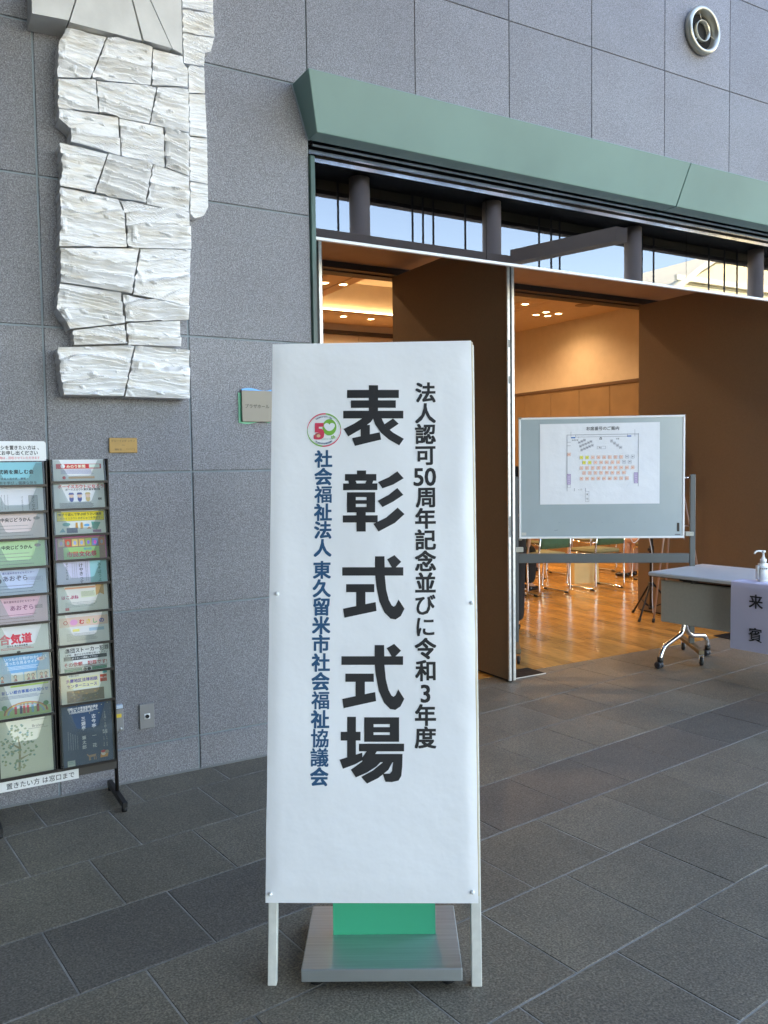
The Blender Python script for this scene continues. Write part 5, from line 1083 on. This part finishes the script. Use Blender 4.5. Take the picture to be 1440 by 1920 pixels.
# ================================================================== FOLDING TABLE
TA = math.atan2(-.992, .128)+math.pi/2     # local frame: +X across the table (S), -Y along it (L)
tb = empty('folding_table', (4.641, .246, 0), TA); tag(tb, 'white topped flip table on chrome castor legs at the doorway', 'table')
g = MB(); g.bbox(0, .70, -1.8, 0, .672, .70, .006); g.build('table_top', M_tabletop, tb)
g = MB(); g.box(.006, .694, -1.794, -.006, .668, .6715); g.build('edge_band', M_black, tb)
g = MB(); g.bbox(.082, .096, -1.72, -.05, .335, .640, .006); g.build('modesty_panel', M_modest, tb)
for y in (-.30, -.72, -1.3): g = MB(); g.box(.084, .10, y-.004, y+.004, .636, .668); g.build('panel_hanger', M_black, tb)
g = MB(); g.bbox(.11, .60, -.30, -.18, .64, .667, .004); g.build('tilt_bracket', M_black, tb)
for y in (-.085, -1.70):
    g = MB(); g.tube(fillet([(.33, y, .655), (.33, y, .30), (.30, y, .22), (.07, y, .155), (.035, y, .09), (.03, y, .062)], .07), .017, 12); g.build('leg', M_chrome, tb)
    g = MB(); g.tube(fillet([(.34, y-.002, .31), (.36, y, .235), (.42, y, .19), (.60, y, .165), (.635, y, .12), (.64, y, .062)], .07), .017, 12); g.build('leg', M_chrome, tb)
    for x in (.03, .64):
        g = MB(); g.lathe([(0, .05), (.021, .05), (.021, .086), (0, .086)], (x, y, 0), seg=14); g.build('caster_socket', M_black, tb)
        g = MB()
        for dx in (-.014, .014): g.lathe([(0, -.011), (.022, -.011), (.0265, -.006), (.0265, .006), (.022, .011), (0, .011)], (x+dx, y+.01, .027), 'x', 18)
        g.bbox(x-.012, x+.012, y-.012, y+.030, .030, .054, .004); g.build('caster', mat('caster_dark', (.03, .032, .04), .4), tb)
    g = MB(); g.tube([(.33, y, .655), (.33, y, .640)], .03, 10); g.build('mount', M_black, tb)
g = MB(); g.tube([(.33, -.1, .60), (.33, -1.69, .60)], .014, 10); g.build('beam', M_blackm, tb)
# guests' paper hung over the edge
gp_ = empty('guest_sign', (4.641, .246, 0), TA); tag(gp_, 'pale lavender paper sign with two brushed characters hanging over the table edge', 'sign')
g = MB(); Y0_, Y1_ = -.642, -1.002; pr_ = [(.13, .7012), (.03, .7012), (.006, .7010), (-.0015, .694), (-.002, .66), (-.004, .5), (-.0025, .38), (-.006, .252)]
vs = [(x, y, z) for y in (Y0_, Y1_) for x, z in pr_]; n_ = len(pr_); g.add(vs, [(i, i+1, n_+i+1, n_+i) for i in range(n_-1)], None, True); g.build('paper', M_lav, gp_, recalc=False)
p = Print((-.0065, -.835, .478), (0, -1, 0), (0, 0, 1), (-1, 0, 0), .0012); p.ch('来', -.018, .105, .098, M_ink, .014); p.build('brushed_character', gp_); p = Print((-.0065, -.835, .478), (0, -1, 0), (0, 0, 1), (-1, 0, 0), .0012); p.ch('賓', -.020, -.113, .098, M_ink, .010); p.build('brushed_character', gp_)
# sanitizer pump bottle
bt = empty('pump_bottle', (4.858, -.530, .7005), R(-32)); tag(bt, 'white plastic hand sanitiser pump bottle standing on the table', 'bottle')
g = MB(); bm = bmesh.new(); bmesh.ops.create_cube(bm, size=1); bmesh.ops.scale(bm, vec=(.085, .060, .118), verts=bm.verts); bmesh.ops.bevel(bm, geom=bm.edges[:], offset=.014, segments=4, affect='EDGES'); bmesh.ops.translate(bm, vec=(0, 0, .060), verts=bm.verts); g.bm(bm, None, True); g.build('body', M_plastic, bt)
g = MB(); g.lathe([(.017, .118), (.017, .126), (.020, .127), (.020, .148), (.012, .150), (.010, .162), (.007, .164), (.007, .190), (.013, .191), (.013, .204), (0, .205)], seg=18); g.build('pump', M_plastic, bt)
g = MB(); g.tube(fillet([(0, 0, .199), (-.035, 0, .202), (-.052, 0, .196), (-.058, 0, .182)], .015), [.0065]*20 if False else .0058, 10); g.build('nozzle', M_plastic, bt)
p = Print((0, -.030, .088), (1, 0, 0), (0, 0, 1), (0, -1, 0), .0005); p.h('手指消毒用', -.004, 0, .0115, K, .02); p.build('label_print', bt)

# ================================================================== WHAT THE GLASS REFLECTS: the plaza side behind the viewer, plus unseen shading masses
pl = empty('plaza_colonnade', (0, -9.9, 0)); tag(pl, 'brown steel colonnade with roof beams across the plaza, seen in the transom glass', 'colonnade')
g = MB(); g.box(-20, 40, -.9, .0, 6.98, 9.2); g.build('roof_beam', M_recess, pl)
g = MB(); g.box(-20, 40, -.92, -.70, 6.80, 6.978); g.build('roof_gutter', mat('beige_gutter', (.13, .11, .07), .6, var=.15, vscale=1), pl)
g = MB(); g.box(-20, 40, -.90, -.72, 6.71, 6.795); g.build('gutter_rail', M_darkbrown, pl)
g = MB(); g.box(-20, 11.2, -.35, .0, 5.25, 5.83); g.build('lower_beam', M_roofsteel, pl)
g = MB(); g.prism([(11.2, .0), (11.5, .0), (12.2, 2.3), (11.9, 2.3)], 5.68, 5.95, 'z'); g.build('cross_beam', M_roofsteel, pl)
for x in (7.79, 10.95, 15.1, 19.6, 24, 4.0, 0, -4, -8, -12):
    g = MB(); g.tube([(x, -.3, 0), (x, -.3, 6.97)], .20, 16); g.build('column', M_roofsteel, pl)
for x in (7.42, 9.1, 9.35, 9.6, 10.4, 12.4, 12.75, 13.0, 15.6, 16.0, 18.0, 18.6, 19.1):
    g = MB(); g.box(x-.016, x+.016, -.5, -.47, 0, 6.97); g.build('thin_post', M_post, pl)
rf = empty('shade_roof', (0, 0, 6.3)); tag(rf, 'unseen flat roof slab shaped to shade the left part of the forecourt', 'roof')
g = MB(); g.box(-16, 3.0, -9.8, -.4, 0, .3); g.build('roof_slab', M_darkroof, rf)  # unseen slab, sized and kept dark so the left wall gets less sky
for x in (-15, -8, -1): g = MB(); g.box(x-.12, x+.12, -9.8, -.6, -.35, -.002); g.build('roof_joist', M_darkroof, rf)
bd = empty('cream_building', (52, -40, 0)); tag(bd, 'sunlit cream building with a curved gable, reflected in the transom glass', 'building')
g = MB(); g.prism([(-1, 0), (14, 0), (14, 17.6), (9, 17.6), (4.0, 17.0), (1.5, 15.8), (-1, 14.2)], -8, 0, 'y'); g.build('wall', M_cream, bd)
g = MB(); g.prism([(-1.3, 14.0), (1.4, 15.9), (3.9, 17.2), (9, 17.8), (14.2, 17.8), (14.2, 18.2), (9, 18.2), (3.7, 17.6), (1.1, 16.2), (-1.6, 14.4)], -8, .5, 'y'); g.build('roof_edge', M_creamw, bd)
g = MB(); g.box(-1, 14, .02, .3, 15.1, 15.5); g.build('string_course', M_creamw, bd)
blocker = empty('side_blocker', (-4.2, 0, 0)); tag(blocker, 'added unseen wing of the hall closing the forecourt on the left, outside the view', 'building')
g = MB(); g.box(-14, 0, -24, -.02, 0, 14); g.build('wall', M_darkroof, blocker)  # dark mass added out of view to hold back sky light from the left
dkb = empty('dark_shed', (56, -30, 0)); tag(dkb, 'dark sheet metal building in front of the cream building in the reflection', 'building')
g = MB(); g.prism([(-10.0, 0), (8, 0), (8, 13.8), (-10, 11.0)], -4, 0, 'y'); g.build('wall', M_darkroof, dkb)
bpy.data.objects.remove(_fo)
